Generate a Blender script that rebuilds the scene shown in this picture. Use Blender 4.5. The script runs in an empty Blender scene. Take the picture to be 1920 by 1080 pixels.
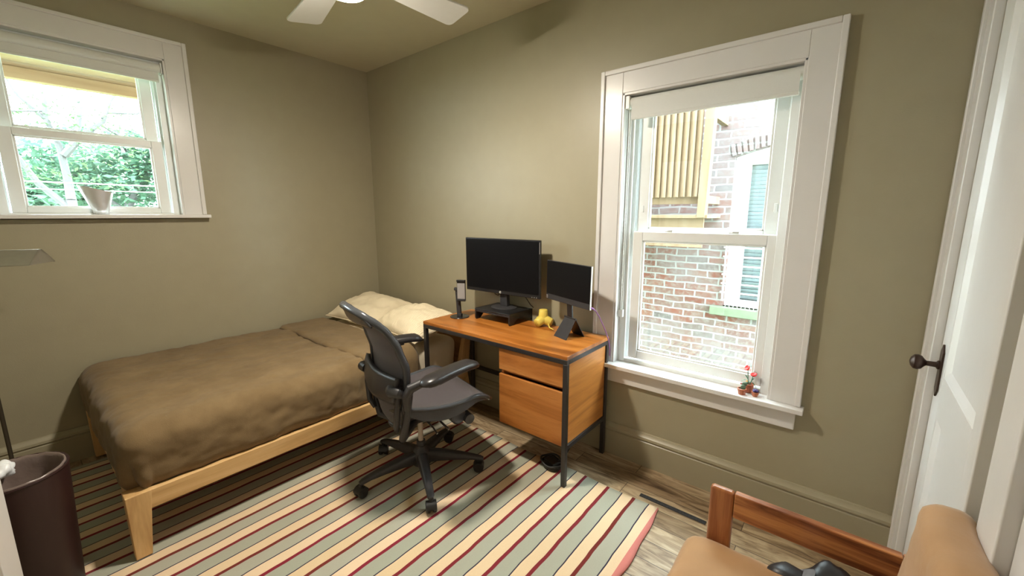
import bpy, bmesh, math, random
from mathutils import Vector, Matrix, noise
random.seed(7)
R = math.radians
SC = bpy.context.scene
COL = SC.collection

# ------------------------------------------------------------------ camera
FPX, PITCH, YAW, ROLL = 773.0, 0.17568, -0.6875, -0.0011
cam_d = bpy.data.cameras.new('camera')
cam_d.sensor_fit = 'HORIZONTAL'
cam_d.sensor_width = 36.0
cam_d.lens = 36.0 * FPX / 1920.0
cam_d.clip_start = 0.02
cam_d.clip_end = 200
cam = bpy.data.objects.new('camera', cam_d)
COL.objects.link(cam)
_fw = Vector((math.sin(YAW) * math.cos(PITCH), math.cos(YAW) * math.cos(PITCH), -math.sin(PITCH)))
_rt = Vector((math.cos(YAW), -math.sin(YAW), 0))
_up = _rt.cross(_fw)
_r2 = math.cos(ROLL) * _rt + math.sin(ROLL) * _up
_u2 = -math.sin(ROLL) * _rt + math.cos(ROLL) * _up
_m = Matrix((_r2, _u2, -_fw)).transposed().to_4x4()
_m.translation = Vector((3.60, -2.29, 1.507))
cam.matrix_world = _m
SC.camera = cam

# ------------------------------------------------------------------ world, light, exposure
W = bpy.data.worlds.new('overcast_sky')
SC.world = W
W.use_nodes = True
_bg = W.node_tree.nodes['Background']
_bg.inputs[0].default_value = (0.83, 0.94, 1.0, 1)
_bg.inputs[1].default_value = 10.5
FAN_LIGHT = 272.0
SC.view_settings.view_transform = 'Standard'
SC.view_settings.look = 'None'
SC.view_settings.exposure = 1.46
SC.view_settings.gamma = 1.0
SC.view_settings.use_curve_mapping = False
try:
    SC.cycles.max_bounces = 14
    SC.cycles.diffuse_bounces = 8
    SC.cycles.transparent_max_bounces = 24
    SC.cycles.sample_clamp_indirect = 6.0
except Exception:
    pass

# ------------------------------------------------------------------ materials
def nmat(name):
    m = bpy.data.materials.new(name)
    m.use_nodes = True
    return m, m.node_tree.nodes, m.node_tree.links, m.node_tree.nodes['Principled BSDF']

def mix(nt, a, b, fac):
    n = nt.nodes.new('ShaderNodeMix'); n.data_type = 'RGBA'
    for s, v in (('A', a), ('B', b)):
        sock = [i for i in n.inputs if i.name == s and i.type == 'RGBA'][0]
        if isinstance(v, tuple): sock.default_value = (*v, 1) if len(v) == 3 else v
        else: nt.links.new(v, sock)
    f = n.inputs[0]
    if isinstance(fac, (int, float)): f.default_value = fac
    else: nt.links.new(fac, f)
    return [o for o in n.outputs if o.type == 'RGBA'][0]

def coords(nt, scale=(1, 1, 1), rot=(0, 0, 0), kind='Object'):
    t = nt.nodes.new('ShaderNodeTexCoord'); mp = nt.nodes.new('ShaderNodeMapping')
    mp.inputs['Scale'].default_value = scale; mp.inputs['Rotation'].default_value = rot
    nt.links.new(t.outputs[kind], mp.inputs['Vector'])
    return mp.outputs[0]

def noise_tex(nt, vec, scale, detail=4, rough=0.55, dist=0.0):
    n = nt.nodes.new('ShaderNodeTexNoise')
    n.inputs['Scale'].default_value = scale; n.inputs['Detail'].default_value = detail
    n.inputs['Roughness'].default_value = rough; n.inputs['Distortion'].default_value = dist
    if vec is not None: nt.links.new(vec, n.inputs['Vector'])
    return n.outputs['Fac']

def ramp(nt, fac, stops, interp='LINEAR'):
    r = nt.nodes.new('ShaderNodeValToRGB'); r.color_ramp.interpolation = interp
    e = r.color_ramp.elements
    while len(e) < len(stops): e.new(0.5)
    for i, (p, c) in enumerate(stops):
        e[i].position = p; e[i].color = (*c, 1) if len(c) == 3 else c
    nt.links.new(fac, r.inputs[0])
    return r.outputs[0]

def bump(nt, b, h, strength=0.3, dist=0.01):
    n = nt.nodes.new('ShaderNodeBump')
    n.inputs['Strength'].default_value = strength; n.inputs['Distance'].default_value = dist
    nt.links.new(h, n.inputs['Height']); nt.links.new(n.outputs[0], b.inputs['Normal'])

def math_n(nt, op, a, b=None):
    n = nt.nodes.new('ShaderNodeMath'); n.operation = op
    for i, v in enumerate((a, b)):
        if v is None: continue
        if isinstance(v, (int, float)): n.inputs[i].default_value = v
        else: nt.links.new(v, n.inputs[i])
    return n.outputs[0]

def plain(name, col, rough=0.5, metal=0.0, var=0.06, scale=30, bmp=0.0, spec=0.5, coat=0.0, sheen=0.0, bscale=None):
    m, N, L, b = nmat(name); nt = m.node_tree
    v = coords(nt)
    f = noise_tex(nt, v, scale, 3)
    c0 = tuple(max(0, c * (1 - var)) for c in col); c1 = tuple(min(1, c * (1 + var)) for c in col)
    L.new(mix(nt, c0, c1, f), b.inputs['Base Color'])
    b.inputs['Roughness'].default_value = rough; b.inputs['Metallic'].default_value = metal
    b.inputs['Specular IOR Level'].default_value = spec
    b.inputs['Coat Weight'].default_value = coat
    b.inputs['Sheen Weight'].default_value = sheen
    if bmp: bump(nt, b, noise_tex(nt, v, bscale or scale * 3, 3), bmp, 0.004)
    return m

def wood(name, dark, mid, light, axis='X', stretch=9, scale=3.0, rough=0.4, bmp=0.08, coat=0.0, knots=True):
    m, N, L, b = nmat(name); nt = m.node_tree
    s = {'X': (1, stretch, stretch), 'Y': (stretch, 1, stretch), 'Z': (stretch, stretch, 1)}[axis]
    v = coords(nt, s)
    big = noise_tex(nt, v, scale * 0.5, 4, 0.55, 0.9)
    fine = noise_tex(nt, coords(nt, tuple(k * (3 if k > 1 else 1) for k in s)), scale * 2.2, 5, 0.65, 0.3)
    c = ramp(nt, big, [(0.34, dark), (0.5, mid), (0.66, light)])
    c2 = mix(nt, c, dark, math_n(nt, 'MULTIPLY', ramp(nt, fine, [(0.52, (0, 0, 0)), (0.75, (1, 1, 1))]), 0.55))
    L.new(c2, b.inputs['Base Color'])
    b.inputs['Roughness'].default_value = rough; b.inputs['Coat Weight'].default_value = coat
    b.inputs['Coat Roughness'].default_value = 0.25
    bump(nt, b, fine, bmp, 0.003)
    return m

def fabric(name, c0, c1, scale=260, rough=0.95, bmp=0.25, blotch=3.0, sheen=0.25):
    m, N, L, b = nmat(name); nt = m.node_tree
    v = coords(nt)
    f = noise_tex(nt, v, blotch, 5, 0.6)
    g = noise_tex(nt, v, scale, 2, 0.7)
    c = mix(nt, c0, c1, ramp(nt, f, [(0.35, (0, 0, 0)), (0.65, (1, 1, 1))]))
    L.new(mix(nt, c, tuple(k * 0.72 for k in c0), math_n(nt, 'MULTIPLY', g, 0.45)), b.inputs['Base Color'])
    b.inputs['Roughness'].default_value = rough; b.inputs['Specular IOR Level'].default_value = 0.2
    b.inputs['Sheen Weight'].default_value = sheen
    bump(nt, b, g, bmp, 0.002)
    return m

def glass_pane(name, tint=(0.97, 1.0, 0.99), refl=0.05):
    m, N, L, b = nmat(name)
    N.remove(b)
    tr = N.new('ShaderNodeBsdfTransparent'); tr.inputs[0].default_value = (*tint, 1)
    gl = N.new('ShaderNodeBsdfGlossy'); gl.inputs['Roughness'].default_value = 0.01
    mx = N.new('ShaderNodeMixShader'); mx.inputs[0].default_value = refl
    L.new(tr.outputs[0], mx.inputs[1]); L.new(gl.outputs[0], mx.inputs[2])
    L.new(mx.outputs[0], N['Material Output'].inputs[0])
    return m

M = {}
M['wall'] = plain('olive_wall_paint', (0.335, 0.303, 0.206), 0.42, var=0.05, scale=9, bmp=0.12, bscale=160, spec=0.45)
M['base_paint'] = plain('olive_trim_paint', (0.335, 0.303, 0.206), 0.36, var=0.04, scale=9, bmp=0.06, bscale=90)
M['ceil'] = plain('olive_ceiling_paint', (0.56, 0.515, 0.37), 0.6, var=0.05, scale=8, bmp=0.12, bscale=150)
M['white'] = plain('white_trim_paint', (0.70, 0.69, 0.675), 0.28, var=0.03, scale=12, bmp=0.06, bscale=60)
M['vinyl'] = plain('white_vinyl', (0.78, 0.80, 0.79), 0.35, var=0.02)
M['shade'] = plain('white_shade_fabric', (0.70, 0.71, 0.68), 0.9, var=0.03, scale=200, bmp=0.1)
M['glass'] = glass_pane('window_glass')
M['black_metal'] = plain('black_steel', (0.022, 0.02, 0.02), 0.36, var=0.2, spec=0.6)
M['desk_wood_x'] = wood('mango_wood_top', (0.22, 0.068, 0.010), (0.44, 0.150, 0.024), (0.55, 0.215, 0.046), 'X', 7, 2.6, 0.3, coat=0.25)
M['desk_wood_y'] = wood('mango_wood_side', (0.30, 0.105, 0.020), (0.50, 0.195, 0.042), (0.62, 0.275, 0.075), 'Y', 6, 2.4, 0.38)
M['desk_wood_f'] = wood('mango_wood_front', (0.24, 0.076, 0.014), (0.42, 0.15, 0.030), (0.52, 0.21, 0.052), 'X', 5, 2.8, 0.38)
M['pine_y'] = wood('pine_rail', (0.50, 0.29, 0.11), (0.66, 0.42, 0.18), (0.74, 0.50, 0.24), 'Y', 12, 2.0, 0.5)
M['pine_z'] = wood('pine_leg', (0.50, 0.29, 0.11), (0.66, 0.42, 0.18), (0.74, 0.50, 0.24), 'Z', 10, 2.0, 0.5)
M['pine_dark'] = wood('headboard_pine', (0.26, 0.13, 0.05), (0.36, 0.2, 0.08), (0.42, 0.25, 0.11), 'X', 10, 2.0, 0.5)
M['arm_wood_x'] = wood('reddish_armchair_wood', (0.13, 0.035, 0.012), (0.36, 0.13, 0.045), (0.55, 0.24, 0.08), 'X', 14, 5.5, 0.28, coat=0.4)
M['arm_wood_z'] = wood('reddish_armchair_post_wood', (0.15, 0.04, 0.014), (0.34, 0.12, 0.042), (0.48, 0.2, 0.07), 'Z', 12, 3.2, 0.28, coat=0.4)
M['tan'] = plain('tan_suede', (0.42, 0.235, 0.10), 0.75, var=0.14, scale=7, bmp=0.25, bscale=40, sheen=0.3)
M['blanket'] = fabric('brown_linen', (0.185, 0.126, 0.062), (0.245, 0.172, 0.088), bmp=0.5, blotch=5.0, sheen=0.1)
M['sheet'] = fabric('cream_sheet', (0.76, 0.67, 0.50), (0.82, 0.74, 0.57), bmp=0.15, sheen=0.1)
M['pillow'] = fabric('cream_pillowcase', (0.76, 0.66, 0.47), (0.82, 0.72, 0.53), bmp=0.12, sheen=0.1)
M['chair_plastic'] = plain('graphite_plastic', (0.035, 0.034, 0.037), 0.42, var=0.15, scale=60, bmp=0.05)
M['chair_frame'] = plain('graphite_frame', (0.055, 0.060, 0.068), 0.24, var=0.12)
M['rubber'] = plain('black_rubber', (0.014, 0.013, 0.012), 0.5, var=0.2)
M['pad'] = plain('black_arm_vinyl', (0.022, 0.02, 0.021), 0.32, var=0.2, bmp=0.05)
M['beige_steel'] = plain('beige_gas_tube', (0.5, 0.42, 0.34), 0.35, var=0.05)
M['chrome'] = plain('chrome', (0.75, 0.75, 0.76), 0.18, metal=1.0, var=0.03)
M['silver'] = plain('brushed_aluminium', (0.80, 0.80, 0.81), 0.3, metal=0.85, var=0.08, scale=14)
M['black_plastic'] = plain('black_plastic', (0.013, 0.013, 0.014), 0.35, var=0.15)
M['screen'] = plain('dark_screen', (0.006, 0.006, 0.007), 0.3, var=0.1, spec=0.14)
M['bezel'] = plain('glossy_bezel', (0.02, 0.02, 0.022), 0.22, var=0.1)
M['dark_grey'] = plain('dark_grey_plastic', (0.035, 0.034, 0.036), 0.55, var=0.1, spec=0.3)
M['phone_face'] = plain('grey_wireless_pad', (0.30, 0.29, 0.28), 0.5, var=0.05)
M['yellow'] = plain('pale_yellow_plastic', (0.72, 0.56, 0.10), 0.45, var=0.04)
M['yellow_dark'] = plain('yellow_hole', (0.35, 0.22, 0.05), 0.6)
M['purple'] = plain('purple_cable_sheath', (0.30, 0.14, 0.42), 0.5)
M['bronze'] = plain('oil_rubbed_bronze', (0.055, 0.032, 0.024), 0.35, metal=0.6, var=0.2)
M['bin'] = plain('maroon_plastic', (0.028, 0.009, 0.009), 0.45, var=0.2, scale=5)
M['liner'] = plain('grey_bin_liner', (0.16, 0.12, 0.105), 0.3, var=0.2, scale=20, bmp=0.6, bscale=25)
M['white_plastic'] = plain('white_plastic_bag', (0.82, 0.86, 0.9), 0.35, var=0.05)
M['lamp_metal'] = plain('antique_nickel', (0.36, 0.335, 0.275), 0.42, metal=0.65, var=0.1)
M['pole_metal'] = plain('dark_bronze_pole', (0.10, 0.085, 0.06), 0.4, metal=0.6, var=0.1)
M['fan_white'] = plain('white_fan_blade', (0.70, 0.70, 0.66), 0.4, var=0.03)
M['terracotta'] = plain('terracotta', (0.42, 0.13, 0.06), 0.4, var=0.12)
M['red'] = plain('red_petal', (0.75, 0.03, 0.03), 0.4, var=0.1)
M['green'] = plain('dark_leaf_green', (0.03, 0.16, 0.09), 0.45, var=0.2)
M['sage'] = plain('sage_green', (0.10, 0.17, 0.11), 0.5, var=0.2)
M['orange'] = plain('orange_bud', (0.85, 0.45, 0.12), 0.5)
M['pink'] = plain('pink_petal', (0.8, 0.3, 0.3), 0.5)
M['violet'] = plain('violet_flower', (0.07, 0.05, 0.22), 0.4, var=0.2)
M['soil'] = plain('dark_soil', (0.05, 0.03, 0.02), 0.9)
M['bag'] = plain('black_nylon', (0.016, 0.016, 0.018), 0.42, var=0.25, bmp=0.4, bscale=18)
M['bag_strap'] = plain('grey_webbing', (0.14, 0.14, 0.15), 0.6, var=0.2)
M['balcony'] = wood('pale_balcony_wood', (0.20, 0.138, 0.082), (0.24, 0.175, 0.112), (0.27, 0.205, 0.138), 'Z', 8, 2.0, 0.7)
M['eave_wood'] = wood('cedar_eave', (0.26, 0.16, 0.09), (0.31, 0.20, 0.12), (0.34, 0.235, 0.145), 'Y', 8, 2.0, 0.6)
M['bark'] = plain('grey_bark', (0.07, 0.07, 0.07), 0.9, var=0.3, scale=12, bmp=0.6)
M['stone'] = plain('mossy_stone', (0.13, 0.16, 0.11), 0.9, var=0.25, scale=20, bmp=0.5)
M['ground'] = plain('grass_ground', (0.11, 0.15, 0.06), 0.95, var=0.3, scale=3)
M['wire'] = plain('black_wire', (0.03, 0.03, 0.03), 0.6)
M['pale_wire'] = plain('pale_utility_cable', (0.62, 0.66, 0.68), 0.5)

def corduroy():
    m, N, L, b = nmat('ribbed_pillowcase'); nt = m.node_tree
    w = N.new('ShaderNodeTexWave'); w.wave_type = 'BANDS'; w.bands_direction = 'X'
    w.inputs['Scale'].default_value = 26; w.inputs['Distortion'].default_value = 1.2; w.inputs['Detail'].default_value = 1
    L.new(coords(nt), w.inputs['Vector'])
    L.new(mix(nt, (0.68, 0.58, 0.39), (0.84, 0.75, 0.56), w.outputs['Fac']), b.inputs['Base Color'])
    b.inputs['Roughness'].default_value = 0.95
    bump(nt, b, w.outputs['Fac'], 0.35, 0.004)
    return m
M['rib'] = corduroy()

def rug_mat():
    m, N, L, b = nmat('striped_rug_weave'); nt = m.node_tree
    t = N.new('ShaderNodeTexCoord'); sp = N.new('ShaderNodeSeparateXYZ'); L.new(t.outputs['Object'], sp.inputs[0])
    wob = noise_tex(nt, t.outputs['Object'], 5.5, 2)
    x = math_n(nt, 'ADD', sp.outputs[0], math_n(nt, 'MULTIPLY', math_n(nt, 'SUBTRACT', wob, 0.5), 0.013))
    x = math_n(nt, 'SUBTRACT', x, 2.838 - 0.145 * 25)
    k = math_n(nt, 'DIVIDE', x, 0.145)
    fr = math_n(nt, 'FRACT', k)
    idx = math_n(nt, 'FLOOR', k)
    wn = N.new('ShaderNodeTexWhiteNoise'); wn.noise_dimensions = '1D'; L.new(idx, wn.inputs['W'])
    red = mix(nt, (0.23, 0.018, 0.035), (0.16, 0.03, 0.02), wn.outputs['Value'])
    grn = mix(nt, (0.37, 0.385, 0.305), (0.42, 0.41, 0.33), wn.outputs['Value'])
    crm = mix(nt, (0.72, 0.55, 0.34), (0.80, 0.62, 0.42), wn.outputs['Value'])
    nav = (0.035, 0.03, 0.06)
    def step(e):
        return math_n(nt, 'GREATER_THAN', fr, e)
    c = mix(nt, red, grn, step(0.12))
    c = mix(nt, c, nav, step(0.595))
    c = mix(nt, c, crm, step(0.635))
    g = noise_tex(nt, coords(nt, (120, 40, 40)), 3, 3, 0.7)
    c = mix(nt, c, tuple([0.05] * 3), math_n(nt, 'MULTIPLY', g, 0.16))
    pk = math_n(nt, 'GREATER_THAN', sp.outputs[0], 2.972)
    c = mix(nt, c, (0.62, 0.22, 0.19), pk)
    L.new(c, b.inputs['Base Color'])
    b.inputs['Roughness'].default_value = 0.95; b.inputs['Specular IOR Level'].default_value = 0.15
    bump(nt, b, g, 0.5, 0.003)
    return m
M['rug'] = rug_mat()

def floor_mat():
    m, N, L, b = nmat('weathered_plank_floor'); nt = m.node_tree
    v = coords(nt)
    br = N.new('ShaderNodeTexBrick')
    br.offset = 0.37; br.inputs['Scale'].default_value = 1.0
    br.inputs['Brick Width'].default_value = 0.92; br.inputs['Row Height'].default_value = 0.115
    br.inputs['Mortar Size'].default_value = 0.0016; br.inputs['Bias'].default_value = 0.0
    br.inputs['Color1'].default_value = (0, 0, 0, 1); br.inputs['Color2'].default_value = (1, 1, 1, 1)
    br.inputs['Mortar'].default_value = (0.5, 0.5, 0.5, 1)
    L.new(v, br.inputs['Vector'])
    vv = coords(nt, (1.6, 9, 1))
    warp = N.new('ShaderNodeVectorMath'); warp.operation = 'ADD'
    L.new(vv, warp.inputs[0]); 
    sc = N.new('ShaderNodeVectorMath'); sc.operation = 'SCALE'; sc.inputs['Scale'].default_value = 7.0
    L.new(br.outputs['Color'], sc.inputs[0]); L.new(sc.outputs[0], warp.inputs[1])
    g1 = noise_tex(nt, warp.outputs[0], 2.4, 6, 0.62, 1.1)
    grain = ramp(nt, g1, [(0.3, (0.10, 0.066, 0.04)), (0.43, (0.25, 0.185, 0.115)), (0.57, (0.42, 0.34, 0.23)), (0.75, (0.53, 0.46, 0.34))])
    tone = mix(nt, (0.62, 0.54, 0.46), (1.15, 1.1, 1.02), br.outputs['Color'])
    mul = N.new('ShaderNodeMix'); mul.data_type = 'RGBA'; mul.blend_type = 'MULTIPLY'; mul.inputs[0].default_value = 1.0
    ins = [i for i in mul.inputs if i.type == 'RGBA']
    L.new(grain, ins[0]); L.new(tone, ins[1])
    mo = [o for o in mul.outputs if o.type == 'RGBA'][0]
    L.new(mix(nt, mo, (0.04, 0.025, 0.015), br.outputs['Fac']), b.inputs['Base Color'])
    b.inputs['Roughness'].default_value = 0.33
    bump(nt, b, g1, 0.15, 0.003)
    return m
M['floor'] = floor_mat()

def brick_mat():
    m, N, L, b = nmat('old_red_brick'); nt = m.node_tree
    t = N.new('ShaderNodeTexCoord'); mp = N.new('ShaderNodeMapping'); mp.inputs['Rotation'].default_value = (R(90), 0, 0)
    L.new(t.outputs['Object'], mp.inputs[0])
    n0 = N.new('ShaderNodeTexNoise'); n0.inputs['Scale'].default_value = 6; L.new(mp.outputs[0], n0.inputs['Vector'])
    wp = N.new('ShaderNodeVectorMath'); wp.operation = 'MULTIPLY_ADD'
    L.new(n0.outputs['Color'], wp.inputs[0]); wp.inputs[1].default_value = (0.03, 0.03, 0); L.new(mp.outputs[0], wp.inputs[2])
    br = N.new('ShaderNodeTexBrick'); L.new(wp.outputs[0], br.inputs['Vector'])
    br.inputs['Scale'].default_value = 1; br.inputs['Brick Width'].default_value = 0.205; br.inputs['Row Height'].default_value = 0.068
    br.inputs['Mortar Size'].default_value = 0.009; br.inputs['Mortar Smooth'].default_value = 0.25
    br.inputs['Color1'].default_value = (0, 0, 0, 1); br.inputs['Color2'].default_value = (1, 1, 1, 1)
    col = ramp(nt, br.outputs['Color'], [(0.0, (0.115, 0.036, 0.024)), (0.3, (0.155, 0.052, 0.034)), (0.55, (0.115, 0.075, 0.068)), (0.75, (0.17, 0.07, 0.047)), (1.0, (0.08, 0.068, 0.07))])
    f = noise_tex(nt, mp.outputs[0], 22, 5, 0.7)
    col = mix(nt, col, (0.20, 0.185, 0.178), ramp(nt, f, [(0.45, (0, 0, 0)), (0.68, (0.85, 0.85, 0.85))]))
    big = noise_tex(nt, mp.outputs[0], 1.3, 4, 0.6)
    col = mix(nt, col, (0.18, 0.174, 0.186), ramp(nt, big, [(0.42, (0, 0, 0)), (0.62, (0.6, 0.6, 0.6))]))
    L.new(mix(nt, col, (0.24, 0.24, 0.243), br.outputs['Fac']), b.inputs['Base Color'])
    b.inputs['Roughness'].default_value = 0.95
    bump(nt, b, math_n(nt, 'SUBTRACT', 1.0, br.outputs['Fac']), 0.6, 0.01)
    return m
M['brick'] = brick_mat()

def leaf_mat(name, c0, c1):
    m, N, L, b = nmat(name); nt = m.node_tree
    f = noise_tex(nt, coords(nt), 3.0, 3)
    c = mix(nt, c0, c1, f)
    L.new(c, b.inputs['Base Color']); b.inputs['Roughness'].default_value = 0.6
    tr = N.new('ShaderNodeBsdfTranslucent'); L.new(c, tr.inputs[0])
    mx = N.new('ShaderNodeMixShader'); mx.inputs[0].default_value = 0.5
    L.new(b.outputs[0], mx.inputs[1]); L.new(tr.outputs[0], mx.inputs[2]); L.new(mx.outputs[0], N['Material Output'].inputs[0])
    return m
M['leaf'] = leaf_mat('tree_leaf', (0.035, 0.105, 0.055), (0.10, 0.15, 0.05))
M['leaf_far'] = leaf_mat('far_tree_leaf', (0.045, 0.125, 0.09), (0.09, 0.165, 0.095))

def mesh_weave():
    m, N, L, b = nmat('woven_chair_mesh'); nt = m.node_tree
    f = noise_tex(nt, coords(nt), 380, 2, 0.8)
    L.new(mix(nt, (0.028, 0.022, 0.024), (0.10, 0.085, 0.09), f), b.inputs['Base Color'])
    b.inputs['Roughness'].default_value = 0.65; b.inputs['Sheen Weight'].default_value = 0.15
    bump(nt, b, f, 0.3, 0.001)
    tr = N.new('ShaderNodeBsdfTransparent'); mx = N.new('ShaderNodeMixShader'); mx.inputs[0].default_value = 0.10
    L.new(b.outputs[0], mx.inputs[1]); L.new(tr.outputs[0], mx.inputs[2]); L.new(mx.outputs[0], N['Material Output'].inputs[0])
    return m
M['weave'] = mesh_weave()

def emit(name, col, s):
    m, N, L, b = nmat(name)
    b.inputs['Base Color'].default_value = (0.9, 0.88, 0.84, 1)
    b.inputs['Emission Color'].default_value = (*col, 1); b.inputs['Emission Strength'].default_value = s
    return m
M['fan_glow'] = emit('lit_fan_lens', (1.0, 0.90, 0.76), FAN_LIGHT)

# ------------------------------------------------------------------ mesh helpers
class MB:
    def __init__(self): self.bm = bmesh.new()
    def box(self, x0, x1, y0, y1, z0, z1, mat=None):
        vs = [self.bm.verts.new(p) for p in ((x0, y0, z0), (x1, y0, z0), (x1, y1, z0), (x0, y1, z0), (x0, y0, z1), (x1, y0, z1), (x1, y1, z1), (x0, y1, z1))]
        if mat is not None:
            for v in vs: v.co = mat @ v.co
        for f in ((3, 2, 1, 0), (4, 5, 6, 7), (0, 1, 5, 4), (1, 2, 6, 5), (2, 3, 7, 6), (3, 0, 4, 7)):
            self.bm.faces.new([vs[i] for i in f])
        return self
    def hexa(self, bot, top):
        vs = [self.bm.verts.new(p) for p in list(bot) + list(top)]
        for f in ((3, 2, 1, 0), (4, 5, 6, 7), (0, 1, 5, 4), (1, 2, 6, 5), (2, 3, 7, 6), (3, 0, 4, 7)):
            self.bm.faces.new([vs[i] for i in f])
        return self
    def loft(self, rings, cap=True, closed=False):
        rr = [[self.bm.verts.new(p) for p in r] for r in rings]
        n = len(rr[0])
        pairs = list(zip(rr[:-1], rr[1:]))
        if closed: pairs.append((rr[-1], rr[0]))
        for a, b in pairs:
            for i in range(n):
                j = (i + 1) % n
                self.bm.faces.new((a[i], a[j], b[j], b[i]))
        if cap and not closed:
            self.bm.faces.new(list(reversed(rr[0]))); self.bm.faces.new(rr[-1])
        return self
    def tube(self, pts, rad, seg=10, closed=False, flat=None):
        pts = [Vector(p) for p in pts]; n = len(pts); rings = []
        prev = None
        for i, p in enumerate(pts):
            if closed: t = pts[(i + 1) % n] - pts[i - 1]
            else: t = pts[min(i + 1, n - 1)] - pts[max(i - 1, 0)]
            t = t.normalized() if t.length > 1e-9 else Vector((0, 0, 1))
            if prev is None:
                ref = Vector((0, 0, 1)) if abs(t.z) < 0.9 else Vector((1, 0, 0))
                u = (ref - t * ref.dot(t)).normalized()
            else:
                u = (prev - t * prev.dot(t)).normalized()
            prev = u; w = t.cross(u)
            r = rad[i] if isinstance(rad, (list, tuple)) else rad
            fu, fw_ = flat if flat else (1, 1)
            rings.append([p + (u * math.cos(a) * fu + w * math.sin(a) * fw_) * r for a in [2 * math.pi * k / seg for k in range(seg)]])
        return self.loft(rings, True, closed)
    def cyl(self, p0, p1, r0, r1=None, seg=24):
        return self.tube([p0, p1], [r0, r0 if r1 is None else r1], seg)
    def lathe(self, prof, c=(0, 0, 0), seg=32, cap=True):
        rings = [[(c[0] + r * math.cos(2 * math.pi * k / seg), c[1] + r * math.sin(2 * math.pi * k / seg), c[2] + z) for k in range(seg)] for r, z in prof]
        return self.loft(rings, cap)
    def prism(self, poly, vec):
        vec = Vector(vec)
        return self.loft([[Vector(p) for p in poly], [Vector(p) + vec for p in poly]])
    def grid(self, fn, nu, nv):
        g = [[self.bm.verts.new(fn(i / nu, j / nv)) for j in range(nv + 1)] for i in range(nu + 1)]
        for i in range(nu):
            for j in range(nv):
                self.bm.faces.new((g[i][j], g[i + 1][j], g[i + 1][j + 1], g[i][j + 1]))
        return self
    def sphere(self, c, r, sx=1, sy=1, sz=1, u=16, v=10):
        mt = Matrix.Translation(c) @ Matrix.Diagonal((r * sx, r * sy, r * sz, 1))
        bmesh.ops.create_uvsphere(self.bm, u_segments=u, v_segments=v, radius=1, matrix=mt)
        return self
    def build(self, name, mat, parent=None, bevel=0.0, smooth=False, bseg=2, solid=0.0, sub=0, ang=35, offset=0):
        bmesh.ops.recalc_face_normals(self.bm, faces=self.bm.faces)
        me = bpy.data.meshes.new(name)
        self.bm.to_mesh(me); self.bm.free()
        me.materials.append(mat if not isinstance(mat, str) else M[mat])
        if smooth or bevel:
            for p in me.polygons: p.use_smooth = True
        o = bpy.data.objects.new(name, me); COL.objects.link(o)
        if solid:
            s = o.modifiers.new('thickness', 'SOLIDIFY'); s.thickness = solid; s.offset = offset
        if bevel:
            bv = o.modifiers.new('bevel', 'BEVEL'); bv.width = bevel; bv.segments = bseg; bv.limit_method = 'ANGLE'; bv.angle_limit = R(30); bv.harden_normals = True
        if sub:
            s = o.modifiers.new('subd', 'SUBSURF'); s.levels = sub; s.render_levels = sub
        elif smooth and not bevel:
            me.set_sharp_from_angle(angle=R(ang))
        if parent is not None: o.parent = parent
        return o

def tag(o, label, cat, group=None, kind=None):
    o['label'] = label; o['category'] = cat
    if group: o['group'] = group
    if kind: o['kind'] = kind
    return o

def thing(name, loc, label, cat, rz=0.0, group=None):
    o = bpy.data.objects.new(name, None); COL.objects.link(o)
    o.empty_display_size = 0.1
    o.location = loc; o.rotation_euler = (0, 0, rz)
    return tag(o, label, cat, group)

def struct(o, label=None, cat=None):
    o['kind'] = 'structure'
    if label: tag(o, label, cat)
    return o

def dup(root, loc, rz, label):
    r = root.copy(); COL.objects.link(r); r.location = loc; r.rotation_euler = (0, 0, rz); r['label'] = label
    for ch in list(root.children):
        c = ch.copy(); COL.objects.link(c); c.parent = r
        for g in ch.children:
            d = g.copy(); COL.objects.link(d); d.parent = c
    return r

def arc(cx, cy, r, a0, a1, n):
    return [(cx + r * math.cos(R(a0 + (a1 - a0) * k / n)), cy + r * math.sin(R(a0 + (a1 - a0) * k / n))) for k in range(n + 1)]

# ------------------------------------------------------------------ room shell
XR, YF, ZC = 3.90, -2.62, 2.79
struct(MB().box(-0.3, XR + 0.2, YF - 0.2, 0.3, -0.12, 0).build('floor', 'floor'), 'weathered brown wood plank floor around the striped rug', 'floor')
struct(MB().box(-0.2, XR + 0.2, YF - 0.2, 0.2, ZC, ZC + 0.12).build('ceiling', 'ceil'), 'olive painted ceiling above the white fan', 'ceiling')
# window openings
BX0, BX1, BZ0, BZ1 = 2.53, 3.372, 0.585, 2.168
AY0, AY1, AZ0, AZ1 = -2.31, -1.485, 1.49, 2.505
m = MB()
T = 0.16
m.box(-T, BX0, 0, T, 0, ZC).box(BX1, XR + 0.1, 0, T, 0, ZC).box(BX0, BX1, 0, T, 0, BZ0).box(BX0, BX1, 0, T, BZ1, ZC)
struct(m.build('wall_back', 'wall'), 'olive wall with the tall window behind the desk', 'wall')
m = MB()
m.box(-T, 0, YF - T, AY0, 0, ZC).box(-T, 0, AY1, 0, 0, ZC).box(-T, 0, AY0, AY1, 0, AZ0).box(-T, 0, AY0, AY1, AZ1, ZC)
struct(m.build('wall_left', 'wall'), 'olive wall along the bed with the small high window', 'wall')
DY0, DY1, DZ1 = -0.885, -0.170, 2.32
m = MB()
m.box(XR, XR + 0.12, DY1, 0, 0, ZC).box(XR, XR + 0.12, YF - T, DY0, 0, ZC).box(XR, XR + 0.12, DY0, DY1, DZ1, ZC).box(XR + 0.1, XR + 0.12, DY0, DY1, 0, DZ1)
struct(m.build('wall_right', 'wall'), 'olive wall holding the white panelled door', 'wall')
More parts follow.
